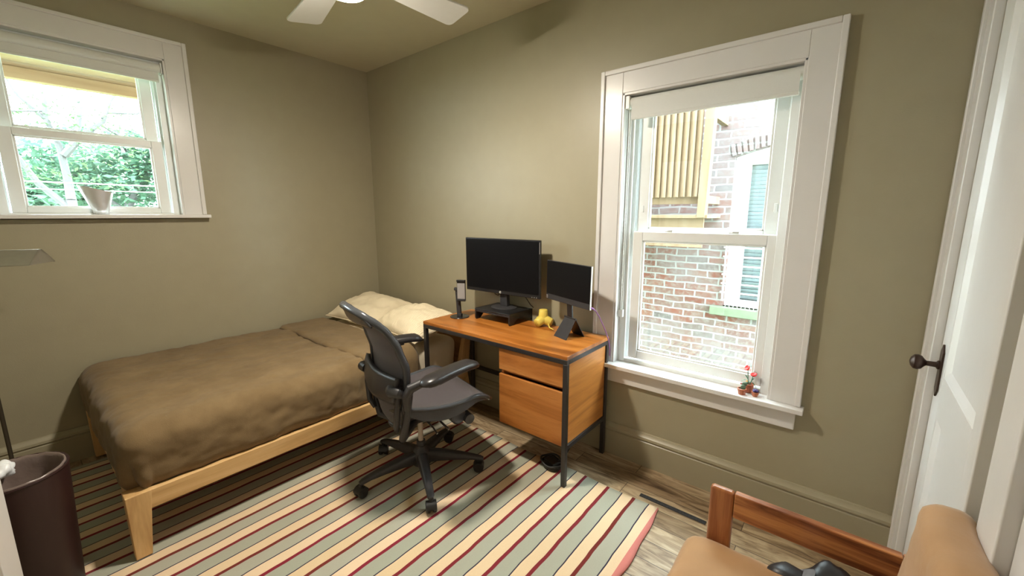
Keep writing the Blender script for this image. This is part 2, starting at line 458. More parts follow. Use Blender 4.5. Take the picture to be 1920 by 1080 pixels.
struct(MB().box(0, XR, YF - T, YF, 0, ZC).build('wall_front', 'wall'), 'olive wall at the near side of the room', 'wall')

def baseboard(name, pts, fn, label):
    prof = [(0, 0), (0.022, 0), (0.022, 0.155), (0.017, 0.16), (0.017, 0.166), (0.026, 0.172), (0.024, 0.186), (0.012, 0.198), (0.008, 0.207), (0, 0.209)]
    a, b = pts
    mm = MB().loft([[fn(a, d, z) for d, z in prof], [fn(b, d, z) for d, z in prof]])
    return struct(mm.build(name, 'base_paint', smooth=True, ang=25), label, 'baseboard')
baseboard('baseboard_back', (0.0, XR - 0.023), lambda t, d, z: (t, -d, z), 'olive moulded baseboard under the tall window')
baseboard('baseboard_left', (YF, -0.026), lambda t, d, z: (d, t, z), 'olive moulded baseboard along the bed wall')

# ---- window casing with back band: flat boards plus raised outer edge
def casing_b(x0, x1, y, z0, z1):  # board on back wall
    return MB().box(x0, x1, -y, 0, z0, z1)

w1 = bpy.data.objects.new('window_1', None); COL.objects.link(w1); struct(w1, 'tall double-hung window with white casing facing the brick building', 'window')
m = MB()
m.box(2.41, BX0, -0.020, 0, 0.61, 2.287).box(BX1, 3.487, -0.020, 0, 0.61, 2.287).box(BX0, BX1, -0.020, 0, BZ1, 2.287)
m.build('casing', 'white', w1, bevel=0.003)
m = MB()
m.box(2.400, 2.424, -0.032, 0, 0.612, 2.299).box(3.474, 3.498, -0.032, 0, 0.612, 2.299).box(2.424, 3.474, -0.032, 0, 2.275, 2.299)
m.build('back_band', 'white', w1, bevel=0.004)
m = MB()
m.box(2.375, 3.512, -0.066, 0.0, 0.585, 0.610).box(BX0 + 0.001, BX1 - 0.001, 0, T, 0.58, 0.608)
m.build('sill', 'white', w1, bevel=0.004)
MB().box(2.415, 3.482, -0.021, 0, 0.487, 0.585).build('apron', 'white', w1, bevel=0.004)
m = MB()   # jamb liner
m.box(BX0 - 0.001, BX0 + 0.012, -0.016, T, 0.608, BZ1).box(BX1 - 0.012, BX1 + 0.001, -0.016, T, 0.608, BZ1).box(BX0, BX1, -0.016, T, BZ1 - 0.012, BZ1 + 0.001)
m.build('jamb', 'white', w1, bevel=0.002)
m = MB()   # vinyl frame tracks
for s, xx in ((1, BX0 + 0.012), (-1, BX1 - 0.012)):
    for (d0, d1, y0, y1) in ((0, 0.030, 0.046, T - 0.002), (0.029, 0.048, 0.082, 0.094), (0.001, 0.052, 0.130, T - 0.004), (-0.0005, 0.040, 0.043, 0.0525)):
        a, b = sorted((xx + s * d0, xx + s * d1)); m.box(a, b, y0, y1, 0.608, BZ1 - 0.012)
m.box(BX0 + 0.0125, BX1 - 0.0125, 0.048, T - 0.006, BZ1 - 0.045, BZ1 - 0.0125).box(BX0 + 0.0125, BX1 - 0.0125, 0.048, T - 0.006, 0.6075, 0.628)
m.build('window_frame', 'vinyl', w1, bevel=0.002)
def sash(parent, name, x0, x1, z0, z1, y0, y1, st, bot, top, axis='x'):
    def bx(mm, a0, a1, c0, c1, d0, d1):
        if axis == 'x': mm.box(a0, a1, d0, d1, c0, c1)
        else: mm.box(d0, d1, a0, a1, c0, c1)
    mm = MB()
    bx(mm, x0, x0 + st, z0, z1, y0, y1); bx(mm, x1 - st, x1, z0, z1, y0, y1)
    bx(mm, x0 + st, x1 - st, z0, z0 + bot, y0, y1); bx(mm, x0 + st, x1 - st, z1 - top, z1, y0, y1)
    o = mm.build(name, 'vinyl', parent, bevel=0.004)
    mm = MB(); e = 0.010; i0, i1, j0, j1 = x0 + st, x1 - st, z0 + bot, z1 - top
    ym0, ym1 = (y0 + y1) / 2 - 0.009, (y0 + y1) / 2 + 0.009
    bx(mm, i0 - 0.001, i0 + e, j0, j1, ym0, ym1); bx(mm, i1 - e, i1 + 0.001, j0, j1, ym0, ym1); bx(mm, i0, i1, j0 - 0.001, j0 + e, ym0, ym1); bx(mm, i0, i1, j1 - e, j1 + 0.001, ym0, ym1)
    mm.build('glazing_bead', 'vinyl', o, bevel=0.002)
    mm = MB(); ym = (y0 + y1) / 2
    bx(mm, i0 + 0.002, i1 - 0.002, j0 + 0.002, j1 - 0.002, ym - 0.002, ym + 0.002)
    mm.build('pane', 'glass', o)
    return o
lo = sash(w1, 'lower_sash', 2.602, 3.338, 0.640, 1.410, 0.050, 0.082, 0.056, 0.052, 0.052)
up = sash(w1, 'upper_sash', 2.600, 3.322, 1.385, 2.130, 0.096, 0.128, 0.066, 0.040, 0.050)
for xx in (2.80, 3.13): MB().box(xx - 0.025, xx + 0.025, 0.058, 0.080, 1.410, 1.419).box(xx - 0.006, xx + 0.028, 0.052, 0.066, 1.417, 1.424).build('sash_lock', 'vinyl', w1, bevel=0.003)
for xx in (2.632, 3.296): MB().box(xx - 0.006, xx + 0.006, 0.090, 0.098, 1.52, 1.56).build('vent_latch', 'vinyl', w1, bevel=0.002)

w2 = bpy.data.objects.new('window_2', None); COL.objects.link(w2); struct(w2, 'small high double-hung window above the bed with trees outside', 'window')
m = MB()
m.box(0, 0.020, AY1, -1.372, 1.51, 2.618).box(0, 0.020, -2.425, AY0, 1.51, 2.618).box(0, 0.020, AY0, AY1, AZ1, 2.618)
m.build('casing', 'white', w2, bevel=0.003)
m = MB()
m.box(0, 0.032, -1.386, -1.362, 1.512, 2.628).box(0, 0.032, -2.437, -2.413, 1.512, 2.628).box(0, 0.032, -2.413, -1.386, 2.606, 2.628)
m.build('back_band', 'white', w2, bevel=0.004)
m = MB(); m.box(0.0, 0.062, -2.46, -1.345, 1.488, 1.511).box(-T, 0, AY0 + 0.001, AY1 - 0.001, 1.48, 1.510)
m.build('sill', 'white', w2, bevel=0.004)
m = MB()
m.box(-T, 0.016, AY0 - 0.001, AY0 + 0.012, 1.51, AZ1).box(-T, 0.016, AY1 - 0.012, AY1 + 0.001, 1.51, AZ1).box(-T, 0.016, AY0, AY1, AZ1 - 0.012, AZ1 + 0.001)
m.build('jamb', 'white', w2, bevel=0.002)
m = MB()
for s, yy in ((1, AY0 + 0.012), (-1, AY1 - 0.012)):
    for (d0, d1, q0, q1) in ((0, 0.026, 0.046, T - 0.002), (0.025, 0.044, 0.082, 0.094), (0.001, 0.048, 0.130, T - 0.004), (-0.0005, 0.036, 0.043, 0.0525)):
        a, b = sorted((yy + s * d0, yy + s * d1)); m.box(-q1, -q0, a, b, 1.51, AZ1 - 0.012)
m.box(-T + 0.006, -0.048, AY0 + 0.0125, AY1 - 0.0125, AZ1 - 0.045, AZ1 - 0.0125).box(-T + 0.006, -0.048, AY0 + 0.0125, AY1 - 0.0125, 1.5095, 1.522)
m.build('window_frame', 'vinyl', w2, bevel=0.002)
sash(w2, 'lower_sash', -2.250, -1.545, 1.522, 1.990, -0.082, -0.050, 0.055, 0.030, 0.040, 'y')
sash(w2, 'upper_sash', -2.248, -1.552, 1.965, 2.470, -0.128, -0.096, 0.060, 0.036, 0.045, 'y')

# roller shades (rolled up)
t = thing('roller_shade', (0, 0, 0), 'rolled-up white roller shade at the top of the tall window', 'shade', group='white roller shades')
pr = [(0.004, 2.135), (0.004, 2.115)] 
m = MB(); m.lathe([(0.028, 0), (0.028, 0.79)], seg=20); 
for v in m.bm.verts: v.co = Vector((2.568 + v.co.z, 0.022 + v.co.y, 2.118 + v.co.x))
m.build('roll', 'shade', t, smooth=True)
MB().box(2.582, 3.348, -0.008, -0.005, 2.036, 2.118).build('fabric_panel', 'shade', t)
MB().box(2.580, 3.350, -0.014, 0.000, 2.022, 2.038).build('hem_bar', 'shade', t, bevel=0.004)
MB().box(2.545, 2.567, -0.01, 0.042, 2.085, 2.152).build('bracket', 'vinyl', t, bevel=0.002)
MB().box(3.3585, 3.3605, -0.01, 0.042, 2.085, 2.152).build('bracket', 'vinyl', t)
m = MB(); m.tube([(2.560, 0.018, 2.10), (2.560, 0.018, 0.93)], 0.0022, 6).tube([(2.566, 0.026, 2.10), (2.566, 0.026, 0.93)], 0.0022, 6)
for k in range(58): m.sphere((2.560, 0.018, 0.94 + k * 0.02), 0.0034, u=6, v=4)
m.build('bead_chain', 'vinyl', t)
MB().box(2.545, 2.575, 0.010, 0.034, 0.895, 0.94).build('chain_tensioner', 'vinyl', t, bevel=0.003)
t = thing('roller_shade', (0, 0, 0), 'rolled-up white roller shade at the top of the small high window', 'shade', group='white roller shades')
m = MB(); m.lathe([(0.028, 0), (0.028, 0.775)], seg=20)
for v in m.bm.verts: v.co = Vector((-0.022 + v.co.x, -2.285 + v.co.z, 2.448 + v.co.y))
m.build('roll', 'shade', t, smooth=True)
MB().box(-0.020, -0.017, -2.275, -1.520, 2.376, 2.45).build('fabric_panel', 'shade', t)
MB().box(-0.026, -0.012, -2.277, -1.518, 2.362, 2.378).build('hem_bar', 'shade', t, bevel=0.004)
for yy in (-1.508, -2.296): MB().box(-0.045, 0.005, yy, yy + 0.008, 2.415, 2.48).build('bracket', 'vinyl', t, bevel=0.002)

# ---- door on the right wall
d1 = bpy.data.objects.new('door_1', None); COL.objects.link(d1); struct(d1, 'white panelled door with dark knob on the right', 'door')
dx = 3.897
m = MB()
ys0, ys1 = DY0 + 0.003, DY1 - 0.003
m.box(dx, dx + 0.04, ys1 - 0.125, ys1, 0.012, DZ1 - 0.004).box(dx, dx + 0.04, ys0, ys0 + 0.125, 0.012, DZ1 - 0.004)
for z0, z1 in ((0.012, 0.24), (0.80, 0.955), (DZ1 - 0.135, DZ1 - 0.004)): m.box(dx, dx + 0.04, ys0 + 0.125, ys1 - 0.125, z0, z1)
m.build('door_stile', 'white', d1, bevel=0.003)
for z0, z1 in ((0.24, 0.80), (0.955, DZ1 - 0.135)):
    a, b = ys0 + 0.125, ys1 - 0.125; e = 0.022
    m = MB().loft([[(dx + 0.002, a, z0), (dx + 0.002, b, z0), (dx + 0.002, b, z1), (dx + 0.002, a, z1)],
                   [(dx + 0.014, a + e, z0 + e), (dx + 0.014, b - e, z0 + e), (dx + 0.014, b - e, z1 - e), (dx + 0.014, a + e, z1 - e)]], cap=False)
    v = m.bm.verts; v.ensure_lookup_table(); m.bm.faces.new([v[i] for i in (4, 5, 6, 7)])
    m.build('door_panel', 'white', d1)
kz, ky = 0.975, -0.232
m = MB().loft([[(dx - q, ky + yy, kz + zz) for yy, zz in ((-0.012, -0.102), (0.0, -0.118), (0.012, -0.102), (0.024, -0.09), (0.024, 0.05), (0.012, 0.062), (0, 0.078), (-0.012, 0.062), (-0.024, 0.05), (-0.024, -0.09))] for q in (0.0, 0.006)])
pl = m.build('key_plate', 'bronze', d1, bevel=0.002); pl['label'] = 'dark bronze key plate'
m = MB(); prof = [(0.016, 0), (0.016, 0.006), (0.010, 0.010), (0.009, 0.034), (0.014, 0.040), (0.024, 0.047), (0.028, 0.058), (0.026, 0.068), (0.016, 0.076), (0.004, 0.079)]
m.lathe(prof, seg=24)
for v in m.bm.verts: v.co = Vector((dx - 0.005 - v.co.z, ky + v.co.x, kz + v.co.y))
kn = m.build('door_knob', 'bronze', d1, smooth=True); kn['label'] = 'dark bronze round knob'
m = MB()
m.box(XR - 0.022, XR, -0.150, -0.022, 0, 2.47).box(XR - 0.022, XR, -1.000, -0.890, 0, 2.47).box(XR - 0.022, XR, -0.890, -0.150, DZ1 + 0.004, 2.47)
struct(m.build('trim_1', 'white', bevel=0.004), 'white casing boards around the panelled door', 'door casing')
m = MB()
m.box(XR - 0.034, XR, -0.034, -0.005, 0, 2.485).box(XR - 0.040, XR, -1.012, -0.990, 0, 2.485).box(XR - 0.034, XR, -0.990, -0.034, 2.46, 2.485).box(XR - 0.028, XR, -0.166, -0.150, 0, DZ1)
struct(m.build('trim_2', 'white', bevel=0.004), 'white raised outer edge of the door casing', 'door casing')

d3 = bpy.data.objects.new('door_3', None); COL.objects.link(d3); struct(d3, 'white door frame at the right edge of the picture', 'door')
MB().box(XR - 0.030, XR, -1.190, -1.068, 0, 2.47).box(XR - 0.030, XR, -2.12, -2.0, 0, 2.47).box(XR - 0.030, XR, -2.0, -1.190, 2.35, 2.47).build('casing', 'white', d3, bevel=0.004)
m = MB(); m.box(XR - 0.006, XR - 0.0005, -1.31, -1.192, 0.01, 2.345).box(XR - 0.006, XR - 0.0005, -1.998, -1.88, 0.01, 2.345)
for z0, z1 in ((0.01, 0.24), (0.8, 0.95), (2.21, 2.345)): m.box(XR - 0.006, XR - 0.0005, -1.88, -1.31, z0, z1)
m.build('door_stile', 'white', d3, bevel=0.002)
MB().box(XR - 0.002, XR - 0.0003, -1.88, -1.31, 0.24, 2.21).build('door_panel', 'white', d3)

# ---- open door leaf at far left edge of the frame (near wall)
d2 = bpy.data.objects.new('door_2', None); COL.objects.link(d2); struct(d2, 'edge of an open white door at the lower left corner', 'door')
d2.location = (2.58, -2.575, 0); d2.rotation_euler = (0, 0, R(168.2))
m = MB(); m.box(0, 0.12, -0.02, 0.02, 0.012, 2.1).box(0.67, 0.79, -0.02, 0.02, 0.012, 2.1)
for z0, z1 in ((0.012, 0.24), (0.8, 0.95), (1.98, 2.1)): m.box(0.12, 0.67, -0.02, 0.02, z0, z1)
m.build('door_stile', 'white', d2, bevel=0.003)
MB().box(0.12, 0.67, -0.009, 0.009, 0.24, 0.80).box(0.12, 0.67, -0.009, 0.009, 0.95, 1.98).build('door_panel', 'white', d2)

# ------------------------------------------------------------------ rug
def rugf(u, v):
    x = 0.13 + u * (2.997 - 0.13); y = -0.343 - v * 2.16
    e = 0.008 * math.sin(y * 9 + 1) + 0.006 * math.sin(y * 23)
    if u > 0.98: x += e * 0.6 + 0.018 * max(0, min(1, v * 5)) - 0.012
    y += (0.006 * math.sin(x * 11) if v < 0.02 else 0)
    return (x, y, 0.007 + 0.0018 * math.sin(x * 7 + y * 3) * math.sin(y * 5))
tag(MB().grid(rugf, 120, 60).build('rug', 'rug', smooth=True, solid=0.008), 'large striped rug in cream, sage and dark red under the chair', 'rug')

# ------------------------------------------------------------------ bed
bed = thing('bed', (0.0, 0.0, 0.0), 'low pine platform bed with angled headboard along the left wall', 'bed')
RX = 1.326
m = MB().box(RX - 0.032, RX, -2.10, -0.085, 0.225, 0.312)
m.build('side_rail', 'pine_y', bed, bevel=0.003)
MB().box(0.035, 0.067, -2.10, -0.075, 0.225, 0.312).build('side_rail', 'pine_y', bed, bevel=0.003)
MB().box(0.067, RX - 0.032, -2.105, -2.073, 0.215, 0.305).build('foot_rail', 'pine_y', bed, bevel=0.003)
def leg(x0, x1, y0, y1, tx, ty):
    return MB().hexa([(x0 + tx[0], y0 + ty[0], 0.012), (x1 + tx[1], y0 + ty[0], 0.012), (x1 + tx[1], y1 + ty[1], 0.012), (x0 + tx[0], y1 + ty[1], 0.012)],
                     [(x0, y0, 0.3145), (x1, y0, 0.3145), (x1, y1, 0.3145), (x0, y1, 0.3145)])
leg(RX - 0.075, RX + 0.004, -2.125, -2.035, (0.02, 0), (0.004, -0.03)).build('leg', 'pine_z', bed, bevel=0.004)
leg(0.03, 0.105, -2.125, -2.035, (0, -0.02), (0.004, -0.03)).build('leg', 'pine_z', bed, bevel=0.004)
for xa, xb in ((RX - 0.055, RX - 0.014), (0.028, 0.07)):   # slanted headboard posts
    m = MB().loft([[(xa, -0.075, 0.0), (xb, -0.075, 0.0), (xb, -0.024, 0.0), (xa, -0.024, 0.0)],
                   [(xa, -0.175, 0.27), (xb, -0.175, 0.27), (xb, -0.07, 0.27), (xa, -0.07, 0.27)],
                   [(xa, -0.150, 0.33), (xb, -0.150, 0.33), (xb, -0.055, 0.33), (xa, -0.055, 0.33)],
                   [(xa, -0.075, 0.62), (xb, -0.075, 0.62), (xb, -0.020, 0.62), (xa, -0.020, 0.62)]])
    m.build('headboard_post', 'pine_z', bed, bevel=0.004)
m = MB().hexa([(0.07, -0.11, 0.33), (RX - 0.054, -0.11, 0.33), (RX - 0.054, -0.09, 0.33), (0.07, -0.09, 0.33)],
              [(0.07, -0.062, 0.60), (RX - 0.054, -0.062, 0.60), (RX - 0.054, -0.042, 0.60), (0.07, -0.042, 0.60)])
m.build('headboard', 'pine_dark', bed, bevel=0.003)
m = MB()
for k in range(14): m.box(0.068, RX - 0.033, -2.05 + k * 0.14, -1.97 + k * 0.14, 0.285, 0.302)
m.build('slat', 'pine_y', bed, bevel=0.002)

def fbm(x, y, z, o=4):
    return noise.fractal(Vector((x, y, z)), 0.9, 2.0, o)

def rbox(name, x0, x1, y0, y1, z0, z1, r, mat, parent, amp, fr, n=(28, 40, 8), seed=0.0):
    def pt(x, y, z):
        c = Vector((min(max(x, x0 + r), x1 - r), min(max(y, y0 + r), y1 - r), min(max(z, z0 + r), z1 - r)))
        d = Vector((x, y, z)) - c
        p = c + d.normalized() * r if d.length > 1e-6 else Vector((x, y, z))
        k = fbm(p.x * fr + seed, p.y * fr, p.z * fr) * amp
        dn = d.normalized() if d.length > 1e-6 else Vector((0, 0, 1))
        return p + dn * k
    bm = bmesh.new()
    nx, ny, nz = n
    cache = {}
    def V(i, j, k):
        if (i, j, k) not in cache:
            cache[(i, j, k)] = bm.verts.new(pt(x0 + (x1 - x0) * i / nx, y0 + (y1 - y0) * j / ny, z0 + (z1 - z0) * k / nz))
        return cache[(i, j, k)]
    for i in range(nx):
        for j in range(ny):
            bm.faces.new((V(i, j, 0), V(i, j + 1, 0), V(i + 1, j + 1, 0), V(i + 1, j, 0)))
            bm.faces.new((V(i, j, nz), V(i + 1, j, nz), V(i + 1, j + 1, nz), V(i, j + 1, nz)))
    for i in range(nx):
        for k in range(nz):
            bm.faces.new((V(i, 0, k), V(i + 1, 0, k), V(i + 1, 0, k + 1), V(i, 0, k + 1)))
            bm.faces.new((V(i, ny, k), V(i, ny, k + 1), V(i + 1, ny, k + 1), V(i + 1, ny, k)))
    for j in range(ny):
        for k in range(nz):
            bm.faces.new((V(0, j, k), V(0, j, k + 1), V(0, j + 1, k + 1), V(0, j + 1, k)))
            bm.faces.new((V(nx, j, k), V(nx, j + 1, k), V(nx, j + 1, k + 1), V(nx, j, k + 1)))
    mm = MB(); mm.bm.free(); mm.bm = bm
    return mm.build(name, mat, parent, smooth=True, ang=180)

MT = 0.575
mat_o = thing('mattress', (0, 0, 0), 'mattress in a cream fitted sheet on the pine bed', 'mattress')
rbox('mattress_body', 0.045, 1.285, -2.055, -0.150, 0.305, MT, 0.07, 'sheet', mat_o, 0.010, 5.0, (50, 70, 10))

def drape(off, xr, yf, top, rx, drop_r, drop_f, ybk, xl, nu, nv, amp, seed, wl=0.0):
    """cloth over the mattress: u from wall side to right hang, v from head end to foot hang"""
    LX = (xr - xl) + drop_r; LY = (ybk - yf) + drop_f
    r = rx + off
    def f(u, v):
        a = xl + u * LX; b = ybk - v * LY
        ex = a - (xr - rx); ey = (yf + rx) - b
        ex = max(0, ex); ey = max(0, ey)
        cx = min(a, xr - rx); cy = max(b, yf + rx)
        d = max(ex, ey)
        drop_tot = (drop_r + rx)
        if d <= 0:
            p = Vector((a, b, top + off)); nrm = Vector((0, 0, 1)); hang = 0
        else:
            h = math.hypot(ex, ey); dx, dy = ex / h, -ey / h
            th = d / rx
            if th < math.pi / 2:
                out, dn = r * math.sin(th), r * (1 - math.cos(th)); nrm = Vector((dx * math.sin(th), dy * math.sin(th), math.cos(th))); hang = 0
            else:
                hang = d - rx * math.pi / 2
                out, dn = r, r + hang; nrm = Vector((dx, dy, 0))
                tuck = 0.040 * min(1, max(0, (hang - 0.12) / 0.08)) ** 2
                out -= tuck
            p = Vector((cx + dx * out, cy + dy * out, top + off - dn))
        w = fbm(p.x * 3.2 + seed, p.y * 2.2, p.z * 3, 5) * amp + fbm(p.x * 11 + seed, p.y * 7, p.z * 9, 3) * amp * 0.45 + fbm(p.x * 26 + seed, p.y * 20, p.z * 22, 3) * amp * 0.22
        if hang > 0:
            lam = 8.0
            s = p.y * lam if ex >= ey else p.x * lam
            w += 0.016 * min(1, hang / 0.1) * (noise.noise(Vector((s, seed, 0.3 * p.z))) + 0.5 * noise.noise(Vector((s * 2.3, seed + 5, 0))))
            if ex > 0 and ey > 0: w += 0.012 * math.sin(math.atan2(ey, ex) * 6) * min(1, hang / 0.12)
        p += nrm * (w + amp * 0.6)
        p.x = max(p.x, 0.012)
        return p
    return MB().grid(f, nu, nv)

bl = thing('blanket', (0, 0, 0), 'brown linen blanket spread over the bed, turned back near the pillows', 'blanket')
drape(0.004, 1.305, -2.110, MT + 0.004, 0.085, 0.225, 0.265, -0.56, 0.035, 130, 170, 0.013, 3.1).build('cover', 'blanket', bl, smooth=True, ang=180, solid=0.008)
fo = drape(0.022, 1.31, -3.0, MT + 0.006, 0.085, 0.13, 0.0, -0.575, 0.05, 100, 30, 0.006, 9.4)
for v in fo.bm.verts:   # squeeze the folded band to its own strip
    pass
fo.bm.free()
def foldf(u, v):
    # folded-back band: top layer from head edge to roll at its lower edge
    y = -0.585 - v * 0.385 + 0.010 * math.sin(u * 9) + 0.02 * u
    xr, xl, rx = 1.312, 0.05, 0.085
    a = xl + u * (xr - xl + 0.155)
    th_off = 0.024 - (0.016 * max(0, (0.06 - v) / 0.06)) - 0.02 * max(0, (v - 0.95) / 0.05)
    ex = max(0, a - (xr - rx)); cx = min(a, xr - rx); r = rx + th_off
    if ex <= 0: p = Vector((a, y, MT + 0.008 + th_off)); n = Vector((0, 0, 1))
    else:
        th = ex / rx
        if th < math.pi / 2: p = Vector((cx + r * math.sin(th), y, MT + 0.008 + r * math.cos(th) - rx)); n = Vector((math.sin(th), 0, math.cos(th)))
        else: p = Vector((cx + r, y, MT + 0.008 - rx - (ex - rx * math.pi / 2))); n = Vector((1, 0, 0))
    w = fbm(p.x * 5 + 7, p.y * 6, p.z * 3, 4) * 0.007
    if v > 0.9: w += 0.004 * math.sin(u * 40)
    return p + n * (w + 0.003)
MB().grid(foldf, 110, 34).build('turned_back_fold', 'blanket', bl, smooth=True, ang=180, solid=0.008)

def pillow(name, loc, sx, sy, h, rot, mat, label, seed):
    t = thing(name, (0, 0, 0), label, 'pillow', group='pillows at the head of the bed')
    mtx = Matrix.Translation(loc) @ Matrix.Rotation(rot[2], 4, 'Z') @ Matrix.Rotation(rot[1], 4, 'Y') @ Matrix.Rotation(rot[0], 4, 'X')
    m = MB(); n = 44
    def fn(sgn):
        def f(u, v):
            a, b = u * 2 - 1, v * 2 - 1
            edge = (max(0.0, 1 - abs(a) ** 2.3) * max(0.0, 1 - abs(b) ** 2.3)) ** 0.55
            pin = 1 - 0.10 * (1 - abs(a) ** 1.5) * abs(b) ** 4
            pin2 = 1 - 0.10 * (1 - abs(b) ** 1.5) * abs(a) ** 4
            z = sgn * h * edge * (1.15 if sgn > 0 else 0.55)
            wr = (fbm(a * 2.2 + seed, b * 2.2, sgn * 2.0, 4) * 0.016 + fbm(a * 5 + seed, b * 3, sgn, 3) * 0.006) * min(1, edge * 2)
            return mtx @ Vector((a * sx * pin2, b * sy * pin, z + wr))
        return f
    m.grid(fn(1), n, n).grid(fn(-1), n, n)
    bmesh.ops.remove_doubles(m.bm, verts=m.bm.verts, dist=0.0008)
    m.build('pillow_case', mat, t, smooth=True, ang=180)
    m = MB(); pts = []
    for k in range(4):
        for q in range(20):
            s = -1 + 2 * q / 20
            a, b = ((s, -1), (1, s), (-s, 1), (-1, -s))[k]
            pin = 1 - 0.10 * (1 - abs(a) ** 1.5) * abs(b) ** 4
            pin2 = 1 - 0.10 * (1 - abs(b) ** 1.5) * abs(a) ** 4
            pts.append(mtx @ Vector((a * sx * pin2, b * sy * pin, 0)))
    m.tube(pts, 0.004, 6, closed=True).build('seam', mat, t, smooth=True)
    return t
pillow('pillow', (0.380, -0.335, 0.680), 0.335, 0.235, 0.100, (R(15), R(2), R(4)), 'pillow', 'smooth cream pillow in the corner against the left wall', 1.3)
pillow('pillow', (1.020, -0.340, 0.672), 0.312, 0.232, 0.105, (R(11), R(1), R(-3)), 'rib', 'ribbed cream pillow closest to the desk', 6.7)

# ------------------------------------------------------------------ desk
DH = 0.775
desk = thing('desk', (0, 0, 0), 'mango wood desk with black steel frame and drawers by the window', 'desk')
DX0, DX1, DYF, DYB = 1.336, 2.517, -0.517, -0.034
MB().box(DX0, DX1, DYF, DYB, DH - 0.022, DH).build('desktop', 'desk_wood_x', desk, bevel=0.002)
lw = 0.026
m = MB().box(DX0, DX1, DYF, DYF + lw, DH - 0.048, DH - 0.022).box(DX0, DX1, DYB - lw, DYB, DH - 0.048, DH - 0.022)
m.box(DX0, DX0 + lw, DYF + lw, DYB - lw, DH - 0.048, DH - 0.022).box(DX1 - lw, DX1, DYF + lw, DYB - lw, DH - 0.048, DH - 0.022)
m.build('frame', 'black_metal', desk, bevel=0.002)
for x in (DX0, DX1 - lw):
    for y, zf in ((DYF, 0.0125), (DYB - lw, 0.0)): MB().box(x, x + lw, y, y + lw, zf, DH - 0.048).build('leg', 'black_metal', desk, bevel=0.002)
MB().box(DX1 - lw, DX1, DYF + lw, DYB - lw, 0.232, 0.258).build('lower_rail', 'black_metal', desk, bevel=0.002)
MB().box(DX0, DX0 + lw, DYF + lw, DYB - lw, 0.30, 0.326).build('lower_rail', 'black_metal', desk, bevel=0.002)
MB().box(DX0 + lw, 2.03, DYB - lw, DYB, 0.30, 0.326).build('back_rail', 'black_metal', desk, bevel=0.002)
CX0, CX1 = 2.036, DX1 - lw + 0.004
cab = MB().box(CX1 - 0.018, CX1 + 0.012, DYF + lw, DYB - lw, 0.259, DH - 0.049).build('side_panel', 'desk_wood_y', desk, bevel=0.002)
m = MB().box(CX0, CX0 + 0.018, DYF + 0.03, DYB - lw, 0.259, DH - 0.049).box(CX0 + 0.018, CX1 - 0.018, DYF + 0.05, DYB - lw, 0.259, 0.275).box(CX0 + 0.018, CX1 - 0.018, DYB - lw - 0.012, DYB - lw, 0.275, DH - 0.049)
m.box(CX0 + 0.018, CX1 - 0.018, DYF + 0.045, DYB - lw - 0.012, 0.565, 0.583)
m.build('cabinet_body', 'desk_wood_f', desk, bevel=0.002)
MB().box(CX0 - 0.004, CX1 - 0.006, DYF + 0.012, DYF + 0.032, 0.590, DH - 0.053).build('drawer', 'desk_wood_f', desk, bevel=0.002)
MB().box(CX0 - 0.004, CX1 - 0.006, DYF + 0.012, DYF + 0.032, 0.246, 0.561).build('drawer', 'desk_wood_f', desk, bevel=0.002)

# ------------------------------------------------------------------ things on the desk
# monitor riser
ri = thing('monitor_riser', (1.742, -0.06, DH), 'black monitor riser with open front carrying the large monitor', 'stand', rz=R(-1))
hw, hd, hh = 0.163, 0.185, 0.080
m = MB()
m.box(-hw, hw, -hd, 0.10, hh - 0.010, hh)
m.build('top_plate', 'black_plastic', ri, bevel=0.003)
def side(sx):
    x = sx * (hw - 0.006)
    poly = [(x, -hd, hh), (x, -hd, 0.012), (x, -hd + 0.006, 0), (x, -hd + 0.04, 0), (x, -hd + 0.05, 0.02), (x, -hd + 0.08, 0.036), (x, 0.01, 0.036), (x, 0.05, 0.02), (x, 0.06, 0.0), (x, 0.095, 0), (x, 0.10, 0.012), (x, 0.10, hh)]
    mm = MB(); a = [mm.bm.verts.new(p) for p in poly]; mm.bm.faces.new(a)
    bmesh.ops.triangulate(mm.bm, faces=mm.bm.faces)
    return mm
for sx in (-1, 1): side(sx).build('side_support', 'black_plastic', ri, solid=0.011)
MB().box(-hw + 0.012, hw - 0.012, -hd + 0.001, -hd + 0.009, 0.056, hh - 0.011).build('front_lip', 'black_plastic', ri, bevel=0.002)

def monitor(loc, rz, w, h, z0, tilt, name, label, bez_bot, group='monitors on the desk'):
    t = thing(name, loc, label, 'monitor', rz=rz, group=group)
    return t
mo = monitor((1.722, -0.075, DH + 0.0805), R(2.4), 0, 0, 0, 0, 'monitor', 'larger black monitor on the riser', 0)
# monitor 1: panel 0.66 x 0.385
def panel(t, w, h, zb, yo, tilt, bb, bez_mat, scr_inset=0.010, th=0.018):
    MX = Matrix.Translation((0, yo, zb)) @ Matrix.Rotation(-tilt, 4, 'X')
    m = MB().box(-w / 2, w / 2, -th / 2, th / 2, 0, h, MX)
    body = m.build('display_panel', bez_mat, t, bevel=0.004)
    s = MB().box(-w / 2 + scr_inset, w / 2 - scr_inset, -th / 2 - 0.0012, -th / 2 + 0.001, bb, h - scr_inset, MX).build('screen', 'screen', body)
    MB().box(-w * 0.36, w * 0.36, th / 2 - 0.001, th / 2 + 0.026, h * 0.18, h * 0.8, MX).build('rear_housing', 'black_plastic', body, bevel=0.01)
    return MX, body
MX, body = panel(mo, 0.657, 0.389, 0.1005, -0.045, R(-0.5), 0.026, 'bezel')
